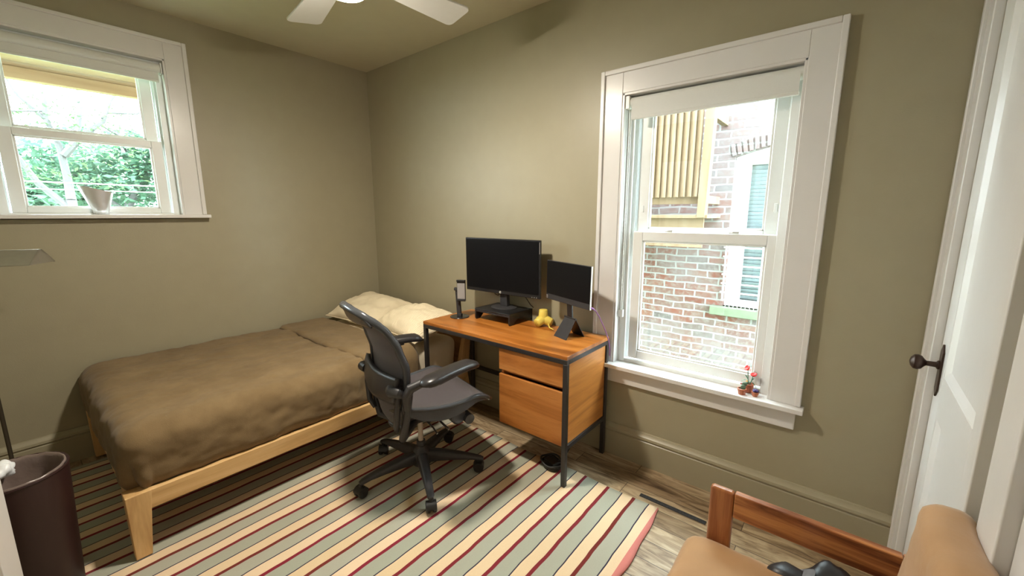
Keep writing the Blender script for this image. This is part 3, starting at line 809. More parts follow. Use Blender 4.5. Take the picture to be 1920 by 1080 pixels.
# round maker's badge on the lower bezel
m = MB(); m.lathe([(0.0085, 0), (0.0085, 0.001)], seg=24)
for v in m.bm.verts: v.co = MX @ Vector((v.co.x - 0.005, -0.0105 - v.co.z, v.co.y + 0.013))
m.build('badge', plain('badge_white', (0.72, 0.72, 0.66), 0.4), body)
m = MB()
for (cx, s) in ((-0.0085, 1), (-0.002, -1)):
    m.box(cx, cx + 0.0014, -0.0124, -0.0112, 0.013 - (0.003 if s > 0 else 0.0055), 0.013 + (0.0055 if s > 0 else 0.003), MX)
    m.box(cx + 0.0014, cx + 0.0038, -0.0124, -0.0112, 0.0148, 0.0160, MX)
    m.box(cx + 0.0038, cx + 0.0052, -0.0124, -0.0112, 0.010, 0.0160, MX)
    if s < 0: m.box(cx + 0.0014, cx + 0.0038, -0.0124, -0.0112, 0.010, 0.0112, MX)
m.build('badge_letters', 'black_plastic', body)
m = MB()
for k in range(3): m.box(0.262 + k * 0.018, 0.269 + k * 0.018, -0.0108, -0.009, 0.006, 0.010, MX)
m.build('button', 'phone_face', body)
MB().box(0.3235, 0.3265, -0.0104, -0.0085, 0.300, 0.375, MX).build('side_sticker', 'phone_face', body)
m = MB().hexa([(-0.030, -0.028, 0.010), (0.034, -0.028, 0.010), (0.034, 0.008, 0.010), (-0.030, 0.008, 0.010)], [(-0.026, -0.034, 0.2), (0.030, -0.034, 0.2), (0.030, 0.0, 0.2), (-0.026, 0.0, 0.2)])
m.build('stand_neck', 'dark_grey', mo, bevel=0.004)
m = MB().lathe([(0.0, 0.011), (0.06, 0.010), (0.092, 0.006), (0.098, 0.002), (0.098, 0.0), (0.0, 0.0)], seg=40, cap=False)
for v in m.bm.verts: v.co.y = v.co.y * 0.86 - 0.02
m.build('stand_base', 'dark_grey', mo, smooth=True)
m = MB(); m.tube([(-0.10, 0.0, 0.115), (-0.09, -0.01, 0.085), (-0.06, -0.012, 0.078), (-0.035, -0.008, 0.10)], 0.0035, 8)
m.build('cable', 'rubber', mo, smooth=True)
m = MB(); m.tube([(-0.02, 0.0, 0.11), (-0.045, 0.006, 0.07), (-0.04, 0.02, 0.03), (-0.05, 0.06, 0.004)], 0.003, 8); m.build('cable', 'rubber', mo, smooth=True)
m = MB(); m.tube([(0.14, 0.0, 0.13), (0.17, 0.015, 0.08), (0.19, 0.04, 0.03), (0.2, 0.06, 0.01)], 0.003, 8)
m.build('cable', 'rubber', mo, smooth=True)

# portable second monitor on folding stand
m2 = thing('monitor', (2.330, -0.178, DH), 'smaller portable monitor on folding stand beside the window', 'monitor', rz=R(-19.7), group='monitors on the desk')
MX2 = Matrix.Translation((-0.02, -0.016, 0.199)) @ Matrix.Rotation(R(-1), 4, 'X')
b2 = MB().box(-0.2115, 0.2085, -0.005, 0.005, 0, 0.250, MX2).build('display_panel', 'dark_grey', m2, bevel=0.003)
MB().box(-0.207, 0.204, -0.0062, -0.004, 0.036, 0.246, MX2).build('screen', 'screen', b2)
MB().box(0.2078, 0.2095, -0.0055, 0.0055, 0.001, 0.249, MX2).build('edge_trim', 'silver', b2, bevel=0.001)
q = MB().box(-0.206, -0.193, -0.0066, -0.0045, 0.006, 0.026, MX2).build('sticker', 'phone_face', b2); q['label'] = 'small pale sticker'
MB().box(-0.204, -0.195, -0.0072, -0.0064, 0.015, 0.018, MX2).box(-0.201, -0.198, -0.0072, -0.0064, 0.008, 0.024, MX2).build('sticker_mark', 'black_plastic', b2)
# folding stand: tent cover + strut
cs = [Matrix.Rotation(R(0), 4, 'Z')]
m = MB().hexa([(-0.060, -0.085, 0.0), (0.060, -0.085, 0.0), (0.060, -0.079, 0.0), (-0.060, -0.079, 0.0)], [(-0.045, -0.012, 0.115), (0.055, -0.012, 0.115), (0.055, -0.006, 0.115), (-0.045, -0.006, 0.115)])
m.build('front_flap', 'dark_grey', m2, bevel=0.002)
m = MB().hexa([(-0.050, 0.055, 0.0), (0.060, 0.055, 0.0), (0.060, 0.061, 0.0), (-0.050, 0.061, 0.0)], [(-0.045, -0.008, 0.115), (0.055, -0.008, 0.115), (0.055, -0.002, 0.115), (-0.045, -0.002, 0.115)])
m.build('rear_flap', 'black_plastic', m2, bevel=0.002)
MB().tube([(-0.05, -0.009, 0.117), (0.06, -0.009, 0.117)], 0.006, 10).build('hinge', 'rubber', m2, smooth=True)
m = MB().hexa([(-0.022, -0.012, 0.112), (0.022, -0.012, 0.112), (0.022, 0.0, 0.112), (-0.022, 0.0, 0.112)], [(-0.036, -0.0105, 0.25), (0.014, -0.0105, 0.25), (0.014, -0.002, 0.25), (-0.036, -0.002, 0.25)])
m.build('strut', 'black_plastic', m2, bevel=0.002)

# purple cable from second monitor over the desk's edge
pc = MB().tube([(2.5135, -0.266, 0.992), (2.523, -0.268, 0.990), (2.537, -0.262, 0.980), (2.549, -0.240, 0.945), (2.553, -0.195, 0.885), (2.551, -0.145, 0.825), (2.547, -0.10, 0.765), (2.541, -0.070, 0.705), (2.532, -0.052, 0.66)], [0.0055, 0.0055, 0.003, 0.003, 0.003, 0.003, 0.003, 0.003, 0.003], 8)
tag(pc.build('charging_cable', 'purple', smooth=True), 'thin purple cable drooping from the smaller monitor past the desk edge', 'cable')

# phone charging stand
ps = thing('phone_stand', (1.449, -0.272, DH), 'black phone charging stand with round base at the desk left end', 'phone stand', rz=R(20))
MB().lathe([(0, 0), (0.068, 0), (0.070, 0.003), (0.068, 0.006), (0.0, 0.007)], seg=40, cap=False).build('base', 'bezel', ps, smooth=True)
MB().hexa([(-0.018, -0.008, 0.006), (0.014, -0.008, 0.006), (0.014, 0.012, 0.006), (-0.018, 0.012, 0.006)], [(-0.030, -0.008, 0.215), (0.000, -0.008, 0.215), (0.000, 0.010, 0.215), (-0.030, 0.010, 0.215)]).build('post', 'dark_grey', ps, bevel=0.003)
MB().box(-0.012, 0.018, -0.012, 0.014, 0.006, 0.026).build('post_foot', 'dark_grey', ps, bevel=0.003)
MB().cyl((-0.032, 0.0, 0.205), (0.014, -0.012, 0.205), 0.013, seg=16).build('joint', 'dark_grey', ps, smooth=True)
HM = Matrix.Translation((0.026, -0.016, 0.125)) @ Matrix.Rotation(R(8), 4, 'Z')
MB().box(-0.032, 0.032, -0.006, 0.006, 0, 0.150, HM).build('charging_plate', 'dark_grey', ps, bevel=0.004)
MB().box(-0.028, 0.028, -0.0075, -0.005, 0.014, 0.128, HM).build('charging_pad', 'phone_face', ps, bevel=0.001)
for za, zc in ((0.138, 0.152), (-0.002, 0.010)): MB().box(-0.032, 0.032, -0.016, 0.006, za, zc, HM).build('clamp', 'black_plastic', ps, bevel=0.003)

# yellow multi-outlet adapter (three-legged knob)
ya = thing('power_cube', (2.062, -0.088, DH), 'pale yellow rounded power outlet hub with stubby arms', 'power hub', rz=R(-25))
m = MB()
ctr = Vector((0, 0, 0.047))
def stub(d, L=0.062):
    d = Vector(d).normalized()
    m.tube([ctr, ctr + d * (L * 0.45), ctr + d * L, ctr + d * (L + 0.002)], [0.036, 0.031, 0.028, 0.026], 20)
for d in ((0, 0, 1), (0.25, -0.95, -0.32), (-0.95, 0.1, -0.32), (0.75, 0.60, -0.32)): stub(d)
m.sphere(ctr, 0.036)
m.build('body', 'yellow', ya, smooth=True, ang=50)
m = MB(); dd = Vector((0.25, -0.95, -0.32)).normalized(); sd = Vector((0.95, 0.25, 0)).normalized(); ud = sd.cross(dd)
for a, b in ((-0.007, 0.004), (0.007, 0.004), (0.0, -0.008)):
    c = ctr + dd * 0.0635 + sd * a + ud * b; m.cyl(c, c + dd * 0.0015, 0.0024, seg=10)
m.build('socket', 'yellow_dark', ya)
MB().tube([(0.03, 0.02, 0.03), (0.07, 0.0, 0.02), (0.10, -0.01, 0.012), (0.13, 0.0, 0.006)], 0.004, 8).build('cord', 'yellow', ya, smooth=True)

# black cable bundle beneath desk at the front leg
pw = thing('cable_box', (2.345, -0.385, 0.0), 'black power block with coiled cable on the floor beside the desk leg', 'power supply', rz=R(-20))
MB().hexa([(-0.05, -0.035, 0.0125), (0.06, -0.035, 0.0125), (0.06, 0.035, 0.0125), (-0.05, 0.035, 0.0125)], [(-0.045, -0.03, 0.05), (0.055, -0.03, 0.06), (0.055, 0.03, 0.06), (-0.045, 0.03, 0.05)]).build('power_block', 'rubber', pw, bevel=0.008)
m = MB()
for k in range(3):
    m.tube([((0.065 + 0.006 * k) * math.cos(a), (0.048 + 0.005 * k) * math.sin(a), 0.022 + 0.012 * k + 0.006 * math.sin(3 * a + k)) for a in [2 * math.pi * q / 26 for q in range(26)]], 0.006, 8, closed=True)
m.tube([(0.03, 0.02, 0.05), (0.06, 0.06, 0.10), (0.05, 0.12, 0.16), (0.03, 0.16, 0.23)], 0.005, 8)
m.build('cord', 'rubber', pw, smooth=True)

# ------------------------------------------------------------------ office chair (front = local +X)
ch = thing('office_chair', (1.786, -0.919, 0.0125), 'graphite mesh office chair on five castors between bed and desk', 'office chair', rz=R(76))
def lp(f, r, z): return Vector((f, -r, z))
base_ang = [-103, -31, 41, 113, 185]
m = MB()
m.lathe([(0.045, 0.055), (0.058, 0.07), (0.060, 0.13), (0.045, 0.155), (0.030, 0.165), (0.028, 0.175)], seg=24)
for a in base_ang:
    th = R(a - 76); d = Vector((math.cos(th), math.sin(th), 0)); s = Vector((-d.y, d.x, 0))
    rings = []
    for r_, w, zb, zt in ((0.03, 0.034, 0.070, 0.150), (0.12, 0.030, 0.078, 0.142), (0.22, 0.025, 0.080, 0.126), (0.30, 0.021, 0.078, 0.108), (0.345, 0.019, 0.070, 0.096), (0.362, 0.012, 0.066, 0.088)):
        zc = (zb + zt) / 2; hz = (zt - zb) / 2
        rings.append([d * r_ + s * (w * math.copysign(abs(math.cos(q)) ** 0.7, math.cos(q))) + Vector((0, 0, zc + hz * math.copysign(abs(math.sin(q)) ** 0.7, math.sin(q)))) for q in [2 * math.pi * k / 14 for k in range(14)]])
    m.loft(rings)
m.build('base', 'chair_plastic', ch, smooth=True, ang=50)
for i, a in enumerate(base_ang):
    th = R(a - 76); c = Vector((0.345 * math.cos(th), 0.345 * math.sin(th), 0))
    sw = R([20, 70, -35, 140, 60][i]); d = Vector((math.cos(sw), math.sin(sw), 0)); s = Vector((-d.y, d.x, 0))
    cc = c - d * 0.012
    m = MB()
    m.tube([cc + Vector((0, 0, 0.075)), cc + Vector((0, 0, 0.040))], 0.011, 12)
    m.tube([cc - s * 0.026 + Vector((0, 0, 0.0300)), cc + s * 0.026 + Vector((0, 0, 0.0300))], 0.020, 16)
    rr = [[cc + s * k + Vector((0, 0, 0.030)) + (d * math.cos(q) + Vector((0, 0, math.sin(q)))) * 0.0325 for q in [R(10 + 160 * j / 10) for j in range(11)]] for k in (-0.026, 0.026)]
    m.loft([r_ + [cc + s * k + Vector((0, 0, 0.03))] for r_, k in zip(rr, (-0.026, 0.026))])
    hd_ = m.build('castor', 'rubber', ch, smooth=True, ang=40)
    for k in (-0.017, 0.017):
        MB().tube([cc + s * (k - 0.0105) + Vector((0, 0, 0.030)), cc + s * (k - 0.006) + Vector((0, 0, 0.030)), cc + s * (k + 0.006) + Vector((0, 0, 0.030)), cc + s * (k + 0.0105) + Vector((0, 0, 0.030))], [0.025, 0.029, 0.029, 0.025], 22).build('wheel', 'rubber', hd_, smooth=True)
MB().cyl(lp(0, 0, 0.15), lp(0, 0, 0.205), 0.025, seg=20).build('column', 'chair_plastic', ch, smooth=True)
MB().cyl(lp(0, 0, 0.205), lp(0, 0, 0.345), 0.0145, seg=20).build('gas_lift', 'beige_steel', ch, smooth=True)
# tilt mechanism
m = MB()
m.hexa([lp(-0.10, -0.05, 0.330), lp(0.16, -0.05, 0.345), lp(0.16, 0.05, 0.345), lp(-0.10, 0.05, 0.330)], [lp(-0.12, -0.07, 0.395), lp(0.17, -0.07, 0.420), lp(0.17, 0.07, 0.420), lp(-0.12, 0.07, 0.395)])
m.hexa([lp(0.10, -0.17, 0.385), lp(0.17, -0.17, 0.385), lp(0.17, 0.17, 0.385), lp(0.10, 0.17, 0.385)], [lp(0.10, -0.19, 0.425), lp(0.17, -0.19, 0.43), lp(0.17, 0.19, 0.43), lp(0.10, 0.19, 0.425)])
m.build('tilt_mechanism', 'chair_plastic', ch, bevel=0.012)
m = MB()
m.tube([lp(0.16, 0.05, 0.375), lp(0.16, 0.115, 0.372)], 0.038, 20).tube([lp(0.16, 0.115, 0.372), lp(0.16, 0.17, 0.370), lp(0.16, 0.178, 0.370)], [0.046, 0.046, 0.036], 20)
m.tube([lp(0.215, 0.13, 0.355), lp(0.215, 0.20, 0.350)], 0.030, 18)
m.build('tension_knob', 'chair_frame', ch, smooth=True, ang=40)
MB().tube([lp(0.05, 0.06, 0.375), lp(0.06, 0.15, 0.36), lp(0.07, 0.22, 0.345)], 0.006, 8).build('lever', 'chrome', ch, smooth=True)
m = MB().tube([lp(0.0, 0.06, 0.36), lp(0.01, 0.15, 0.345), lp(0.01, 0.2, 0.33)], 0.005, 8)
m.build('lever', 'chrome', ch, smooth=True)
# yoke from mechanism to the back
m = MB()
for s in (-1, 1):
    m.tube([lp(-0.05, 0.05 * s, 0.36), lp(-0.12, 0.10 * s, 0.335), lp(-0.17, 0.17 * s, 0.35), lp(-0.175, 0.215 * s, 0.42), lp(-0.165, 0.235 * s, 0.52), lp(-0.155, 0.245 * s, 0.61), lp(-0.160, 0.245 * s, 0.66)], [0.022, 0.022, 0.021, 0.020, 0.019, 0.018, 0.012], 12)
m.build('back_yoke', 'chair_plastic', ch, smooth=True)
# seat
def seat_pt(t, s, dz=0.0):
    f = -0.19 + 0.525 * t
    w = 0.205 + 0.065 * math.sin(min(1, t / 0.75) * math.pi / 2) - 0.022 * max(0, (t - 0.75) / 0.25) ** 2
    zc = 0.485 - 0.022 * math.sin(math.pi * min(1, t / 0.8)) + 0.012 * t - 0.045 * max(0, (t - 0.78) / 0.22) ** 2
    lift = 0.052 * abs(s) ** 2.4 * (1 - 0.55 * t)
    f2 = f - 0.02 * s * s * t
    return lp(f2, w * s, zc + lift + dz)
MB().grid(lambda u, v: seat_pt(u, v * 2 - 1), 30, 30).build('seat', 'weave', ch, smooth=True, ang=180, solid=0.006)
out = [seat_pt(k / 24, 1) for k in range(25)] + [seat_pt(1, 1 - 2 * k / 16) for k in range(1, 17)] + [seat_pt(1 - k / 24, -1) for k in range(1, 25)] + [seat_pt(0, -1 + 2 * k / 16) for k in range(1, 16)]
m = MB().tube([p - Vector((0, 0, 0.006)) for p in out], 0.0155, 10, closed=True, flat=(0.75, 1.1))
for s in (-1, 1):   # side cheeks below the mesh, dropping to the mechanism
    m.loft([[seat_pt(t, s * 0.98, -0.008), seat_pt(t, s * 0.98, -0.020 - 0.062 * math.sin(math.pi * t ** 0.8)) , seat_pt(t, s * 0.90, -0.022 - 0.05 * math.sin(math.pi * t ** 0.8)), seat_pt(t, s * 0.90, -0.010)] for t in [k / 20 for k in range(1, 21)]])
m.build('seat_frame', 'chair_frame', ch, smooth=True, ang=60)
# backrest
def lerp_tab(tab, z):
    for (z0, a), (z1, b) in zip(tab[:-1], tab[1:]):
        if z <= z1:
            k = (z - z0) / (z1 - z0); k = k * k * (3 - 2 * k) * 0.4 + k * 0.6
            return a + (b - a) * max(0, k)
    return tab[-1][1]
FW = [(0.36, -0.165), (0.44, -0.205), (0.55, -0.222), (0.65, -0.205), (0.75, -0.205), (0.86, -0.235), (0.95, -0.278), (1.0, -0.315), (1.05, -0.365)]
HWD = [(0.36, 0.075), (0.44, 0.165), (0.52, 0.215), (0.62, 0.240), (0.75, 0.248), (0.86, 0.240), (0.95, 0.222), (1.0, 0.205), (1.05, 0.165)]
def back_pt(t, s, off=0.0):
    z = 0.36 + 0.69 * t
    f = lerp_tab(FW, z); w = lerp_tab(HWD, z)
    curve = 0.050 * s * s * (1 - 0.35 * t)
    dip = -0.022 * s * s * max(0, (t - 0.8) / 0.2)
    return lp(f + curve + off, w * s, z + dip)
MB().grid(lambda u, v: back_pt(u * 0.985, v * 2 - 1), 40, 26).build('backrest', 'weave', ch, smooth=True, ang=180, solid=0.006)
out = [back_pt(k / 40, 1) for k in range(41)] + [back_pt(1, 1 - 2 * k / 16) for k in range(1, 17)] + [back_pt(1 - k / 40, -1) for k in range(1, 41)] + [back_pt(0, -1 + 2 * k / 8) for k in range(1, 8)]
m = MB().tube(out, 0.0165, 10, closed=True, flat=(0.9, 1.15))
# deep upper lip of the frame
rows = 7
def lip(u, v):
    t = 1.0 - 0.10 * u; s = (v * 2 - 1)
    p = back_pt(t, s * (1 - 0.02 * u))
    return p + Vector((-0.004 - 0.032 * math.sin(u * math.pi * 0.5) , 0, 0.004 - 0.012 * u + 0.012 * u * s * s))
m.build('back_frame', 'chair_frame', ch, smooth=True, ang=60)
MB().grid(lip, 8, 26).build('top_lip', 'chair_frame', ch, smooth=True, ang=180, solid=0.008)
# lumbar pad
def lumb(u, v):
    s = v * 2 - 1; z = 0.56 + 0.135 * u
    t = (z - 0.36) / 0.69
    p = back_pt(t, s * 0.96)
    return p + Vector((-0.030 - 0.020 * math.sin(math.pi * u) * (0.4 + 0.6 * abs(s)), 0, 0.012 * abs(s)))
MB().grid(lumb, 8, 24).build('lumbar_pad', 'chair_plastic', ch, smooth=True, ang=180, solid=0.024)
for s in (-1, 1):
    m = MB()
    m.tube([lp(-0.225, 0.19 * s, 0.64), lp(-0.235, 0.222 * s, 0.645), lp(-0.215, 0.245 * s, 0.64), lp(-0.185, 0.250 * s, 0.62)], [0.030, 0.030, 0.026, 0.018], 12)
    m.tube([lp(-0.20, 0.235 * s, 0.66), lp(-0.215, 0.228 * s, 0.55), lp(-0.215, 0.205 * s, 0.44), lp(-0.20, 0.17 * s, 0.40)], [0.012, 0.016, 0.016, 0.010], 10)
    m.build('lumbar_bracket', 'chair_plastic', ch, smooth=True)
# arms
def armpad(s, pr, pf, name):
    a, b = lp(*pr), lp(*pf); d = (b - a); L = d.length; d.normalize(); w = Vector((-d.y, d.x, 0)).normalized()
    rings = []
    for k in range(15):
        u = k / 14
        p = a + d * (L * u) + Vector((0, 0, 0.010 * math.sin(math.pi * u) - 0.016 * max(0, (u - 0.8) / 0.2) ** 2))
        e = math.sin(math.pi * 0.5 * min(1, max(0.0, min(u, 1 - u) / 0.14) * 0.8 + 0.2))
        rings.append([p + w * (0.050 * e * math.copysign(abs(math.cos(q)) ** 0.8, math.cos(q))) + Vector((0, 0, (0.024 * e) * math.copysign(abs(math.sin(q)) ** 0.8, math.sin(q)))) for q in [2 * math.pi * j / 16 for j in range(16)]])
    MB().loft(rings).build('arm_pad', 'pad', ch, smooth=True, ang=70)
    m = MB().tube([lp(-0.175, 0.262 * s, 0.55), lp(-0.180, 0.272 * s, 0.62), lp(-0.165, 0.287 * s, 0.665), lp(-0.11, 0.30 * s, 0.685), a + d * (L * 0.30) + Vector((0, 0, -0.016)), a + d * (L * 0.6) + Vector((0, 0, -0.016))], [0.020, 0.023, 0.024, 0.022, 0.019, 0.014], 12)
    m.build('arm_bracket', 'chair_plastic', ch, smooth=True)
armpad(1, (-0.150, 0.385, 0.710), (0.215, 0.290, 0.722), 'arm_pad')
armpad(-1, (-0.135, -0.335, 0.715), (0.165, -0.290, 0.727), 'arm_pad')

# ------------------------------------------------------------------ armchair (bottom right)
ac = thing('armchair', (0, 0, 0), 'reddish wood armchair with tan cushions in front of the white door', 'armchair')
for y0, y1 in ((-0.890, -0.862), (-1.535, -1.507)):
    MB().box(3.320, 3.394, y0, y1, 0.0, 0.604).build('front_post', 'arm_wood_z', ac, bevel=0.010)
    MB().box(3.394, 3.800, y0 + 0.001, y1 - 0.001, 0.516, 0.604).build('arm_rail', 'arm_wood_x', ac, bevel=0.004)
    MB().box(3.800, 3.862, y0, y1, 0.0, 0.604).build('back_post', 'arm_wood_z', ac, bevel=0.006)
    MB().box(3.394, 3.800, y0 + 0.003, y1 - 0.003, 0.225, 0.285).build('lower_rail', 'arm_wood_x', ac, bevel=0.004)
MB().box(3.33, 3.36, -1.507, -0.890, 0.225, 0.29).build('front_rail', 'arm_wood_x', ac, bevel=0.004)
MB().box(3.82, 3.85, -1.507, -0.890, 0.225, 0.29).box(3.825, 3.852, -1.507, -0.890, 0.52, 0.60).build('back_rail', 'arm_wood_x', ac, bevel=0.004)
rbox('seat_cushion', 3.265, 3.78, -1.500, -0.897, 0.285, 0.440, 0.06, 'tan', ac, 0.008, 6, (26, 26, 8), 2.0)
bc = rbox('back_cushion', -0.050, 0.050, -0.275, 0.275, 0.0, 0.440, 0.040, 'tan', ac, 0.008, 6, (8, 26, 22), 5.0)
bc.location = (3.810, -1.285, 0.425); bc.rotation_euler = (0, R(3.5), 0)

# black bag on the armchair seat
bgt = thing('bag', (3.672, -1.03, 0.43), 'crumpled black bag lying on the armchair seat', 'bag', rz=R(15))
m = MB(); m.sphere((0, 0, 0.045), 0.105, 0.85, 1.0, 0.55, 36, 22)
for v in m.bm.verts:
    k = fbm(v.co.x * 9, v.co.y * 9, v.co.z * 9 + 2, 4)
    v.co += v.co.normalized() * k * 0.045
    if v.co.z < 0.012: v.co.z = 0.012
m.build('bag_body', 'bag', bgt, smooth=True, ang=180)
m = MB()
m.tube([(-0.04 - 0.085 * math.sin(a), 0.02 + 0.055 * a / 2.4, 0.085 + 0.020 * math.sin(a * 1.2) - 0.016 * a) for a in [2.4 * k / 14 for k in range(15)]], [0.012 + 0.010 * math.sin(math.pi * (k + 1) / 16) for k in range(15)], 12, flat=(0.4, 1.4))
m.build('bag_flap', 'bag', bgt, smooth=True)
MB().tube([(-0.07, 0.09, 0.055), (-0.05, 0.05, 0.10), (-0.07, -0.01, 0.118), (-0.09, -0.06, 0.085)], 0.012, 8, flat=(0.25, 1.3)).build('strap', 'bag_strap', bgt, smooth=True)

# ------------------------------------------------------------------ floor vent slot
vt = thing('floor_vent', (3.026, -0.285, 0.0), 'narrow dark floor vent slot in the planks beyond the rug', 'floor vent')
MB().box(-0.168, 0.168, -0.013, 0.013, 0.0, 0.004).build('frame', 'dark_grey', vt, bevel=0.001)
m = MB()
for k in range(21): m.box(-0.160 + k * 0.016, -0.152 + k * 0.016, -0.009, 0.009, 0.0035, 0.0052)
m.build('grille', 'rubber', vt)

# ------------------------------------------------------------------ bin, lamp
bn = thing('waste_bin', (1.27, -2.398, 0.0125), 'tall dark maroon waste bin at the foot of the bed', 'waste bin')
zb = 0.535
m = MB().lathe([(0.122, 0.0), (0.126, 0.006), (0.146, zb), (0.150, zb + 0.004), (0.148, zb + 0.010), (0.140, zb + 0.006), (0.136, zb - 0.02), (0.116, 0.02), (0.0, 0.018)], seg=40)
m.build('bin_body', 'bin', bn, smooth=True, ang=40)
m = MB()
prof = [(0.1395, zb + 0.006), (0.138, zb + 0.013), (0.133, zb + 0.012), (0.130, zb + 0.0), (0.122, zb - 0.03), (0.110, zb - 0.10), (0.085, zb - 0.13), (0.01, zb - 0.14)]
rings = []
for j, (r_, z) in enumerate(prof):
    rings.append([((r_ + (0.001 if j < 4 else 0.010) * noise.noise(Vector((math.cos(a) * 3, math.sin(a) * 3, z * 9)))) * math.cos(a), (r_ + (0.001 if j < 4 else 0.008) * noise.noise(Vector((math.cos(a) * 4, math.sin(a) * 4, z * 7)))) * math.sin(a), z + 0.004 * noise.noise(Vector((math.cos(a) * 5, math.sin(a) * 5, 1)))) for a in [2 * math.pi * k / 60 for k in range(60)]])
m.loft(rings, cap=False).build('liner', 'liner', bn, smooth=True, ang=180)
m = MB(); m.sphere((-0.075, -0.040, zb + 0.0), 0.050, 1.0, 1.1, 0.62, 28, 18)
for v in m.bm.verts:
    v.co += v.co.normalized() * 0.0 + (v.co - Vector((-0.055, -0.035, zb))).normalized() * 0.02 * fbm(v.co.x * 22, v.co.y * 22, v.co.z * 22, 3)
cw = tag(m.build('crumpled_plastic', 'white_plastic', smooth=True, ang=180), 'crumpled white plastic on top of the waste bin', 'plastic bag')
cw.location = (1.27, -2.398, 0.0125)

lm = thing('floor_lamp', (0.34, -2.43, 0.0), 'nickel pharmacy floor lamp with tent-shaped shade at the left edge', 'floor lamp')
MB().lathe([(0, 0), (0.105, 0), (0.110, 0.006), (0.105, 0.016), (0.03, 0.022), (0.012, 0.035)], seg=36, cap=False).build('base', 'lamp_metal', lm, smooth=True)
MB().cyl((0, 0, 0.03), (0, 0, 1.325), 0.0085, seg=14).build('pole', 'pole_metal', lm, smooth=True)
ax = Vector((0.486, 0.874, 0)); sdv = Vector((0.874, -0.486, 0))
e1 = Vector((0.112, 0.238, 0)); c0 = e1 - ax * 0.27
MB().tube([(0, 0, 1.315), (0.006, 0.02, 1.337), c0 + ax * 0.12 + Vector((0, 0, 1.322))], 0.007, 10).build('arm', 'lamp_metal', lm, smooth=True)
m = MB(); hwid, rz_, lz = 0.098, 1.339, 1.269
def shade_ring(p):
    return [p + sdv * a + Vector((0, 0, z)) for a, z in ((hwid, lz), (0.05, (rz_ + lz) / 2 + 0.006), (0.012, rz_), (-0.012, rz_), (-0.05, (rz_ + lz) / 2 + 0.006), (-hwid, lz), (-hwid + 0.004, lz - 0.002), (-0.05, (rz_ + lz) / 2 + 0.001), (0, rz_ - 0.006), (0.05, (rz_ + lz) / 2 + 0.001), (hwid - 0.004, lz - 0.002))]
m.loft([shade_ring(c0), shade_ring(e1)])
for pp in (c0, e1):
    poly = [pp + sdv * a + Vector((0, 0, z)) for a, z in ((hwid, lz), (0.012, rz_), (-0.012, rz_), (-hwid, lz))]
    m.prism(poly, ax * (0.003 if pp is c0 else -0.003))
m.build('lamp_shade', 'lamp_metal', lm)
MB().cyl(c0 + ax * 0.06 + Vector((0, 0, 1.292)), c0 + ax * 0.21 + Vector((0, 0, 1.292)), 0.011, seg=12).build('bulb', 'white_plastic', lm, smooth=True)

# ------------------------------------------------------------------ ceiling fan
HX, HY, HZ = 1.866, -1.262, 2.505
fan = thing('ceiling_fan', (HX, HY, 0), 'white ceiling fan with lit round lens hanging from the ceiling', 'ceiling fan')
MB().lathe([(0.0, ZC), (0.075, ZC), (0.072, ZC - 0.03), (0.05, ZC - 0.06), (0.018, ZC - 0.07), (0.014, ZC - 0.16), (0.014, HZ + 0.075)], seg=32, cap=False).build('downrod', 'fan_white', fan, smooth=True)
MB().lathe([(0.02, HZ + 0.085), (0.09, HZ + 0.075), (0.112, HZ + 0.05), (0.112, HZ - 0.05), (0.104, HZ - 0.075), (0.088, HZ - 0.085), (0.0, HZ - 0.084)], seg=40, cap=False).build('motor_housing', 'fan_white', fan, smooth=True)
MB().lathe([(0.086, HZ - 0.0845), (0.072, HZ - 0.096), (0.048, HZ - 0.103), (0.025, HZ - 0.1065), (0.0, HZ - 0.1075)], seg=40, cap=False).build('light_lens', 'fan_glow', fan, smooth=True, ang=180)
for ang, rad in ((85.0, 0.605), (168.5, 0.635), (-51.0, 0.62)) if False else ((85.0, 0.605), (168.5 + 1.0, 0.635), (307.0, 0.62)):
    mt = Matrix.Rotation(R(ang), 4, 'Z') @ Matrix.Rotation(R(-9), 4, 'X')
    rr = 0.03; r0 = 0.09
    pts = [(r0, -0.050), (r0 + 0.1, -0.058), (rad - rr, -0.086)] + arc(rad - rr, -0.086 + rr, rr, -90, 0, 6)[1:] + arc(rad - rr, 0.086 - rr, rr, 0, 90, 6) + [(r0 + 0.1, 0.058), (r0, 0.050)]
    m = MB().prism([mt @ Vector((x, y, -0.004)) + Vector((0, 0, HZ)) for x, y in pts], mt.to_3x3() @ Vector((0, 0, 0.009)))
    m.build('blade', 'fan_white', fan, bevel=0.002)

# ------------------------------------------------------------------ sill ornaments
vs = thing('metal_bowl', (-0.028, -1.893, 1.5105), 'silver metal vase with slanted rim on the high window sill', 'vase')
def vase_ring(k, inner):
    rr_, z = k
    res = []
    for q in range(36):
        a = 2 * math.pi * q / 36
        y = rr_ * math.cos(a); x = rr_ * 0.55 * math.sin(a)
        f = (z - 0.0) / 0.155
        zz = z - 0.020 * (y / 0.078) * f
        res.append((x, y - 0.012 * f, zz))
    return res
prof = [(0.028, 0.0), (0.033, 0.004), (0.040, 0.03), (0.054, 0.075), (0.068, 0.12), (0.078, 0.155), (0.075, 0.155), (0.064, 0.118), (0.048, 0.07), (0.034, 0.03), (0.02, 0.012)]
MB().loft([vase_ring(k, 0) for k in prof]).build('bowl', 'silver', vs, smooth=True, ang=60)

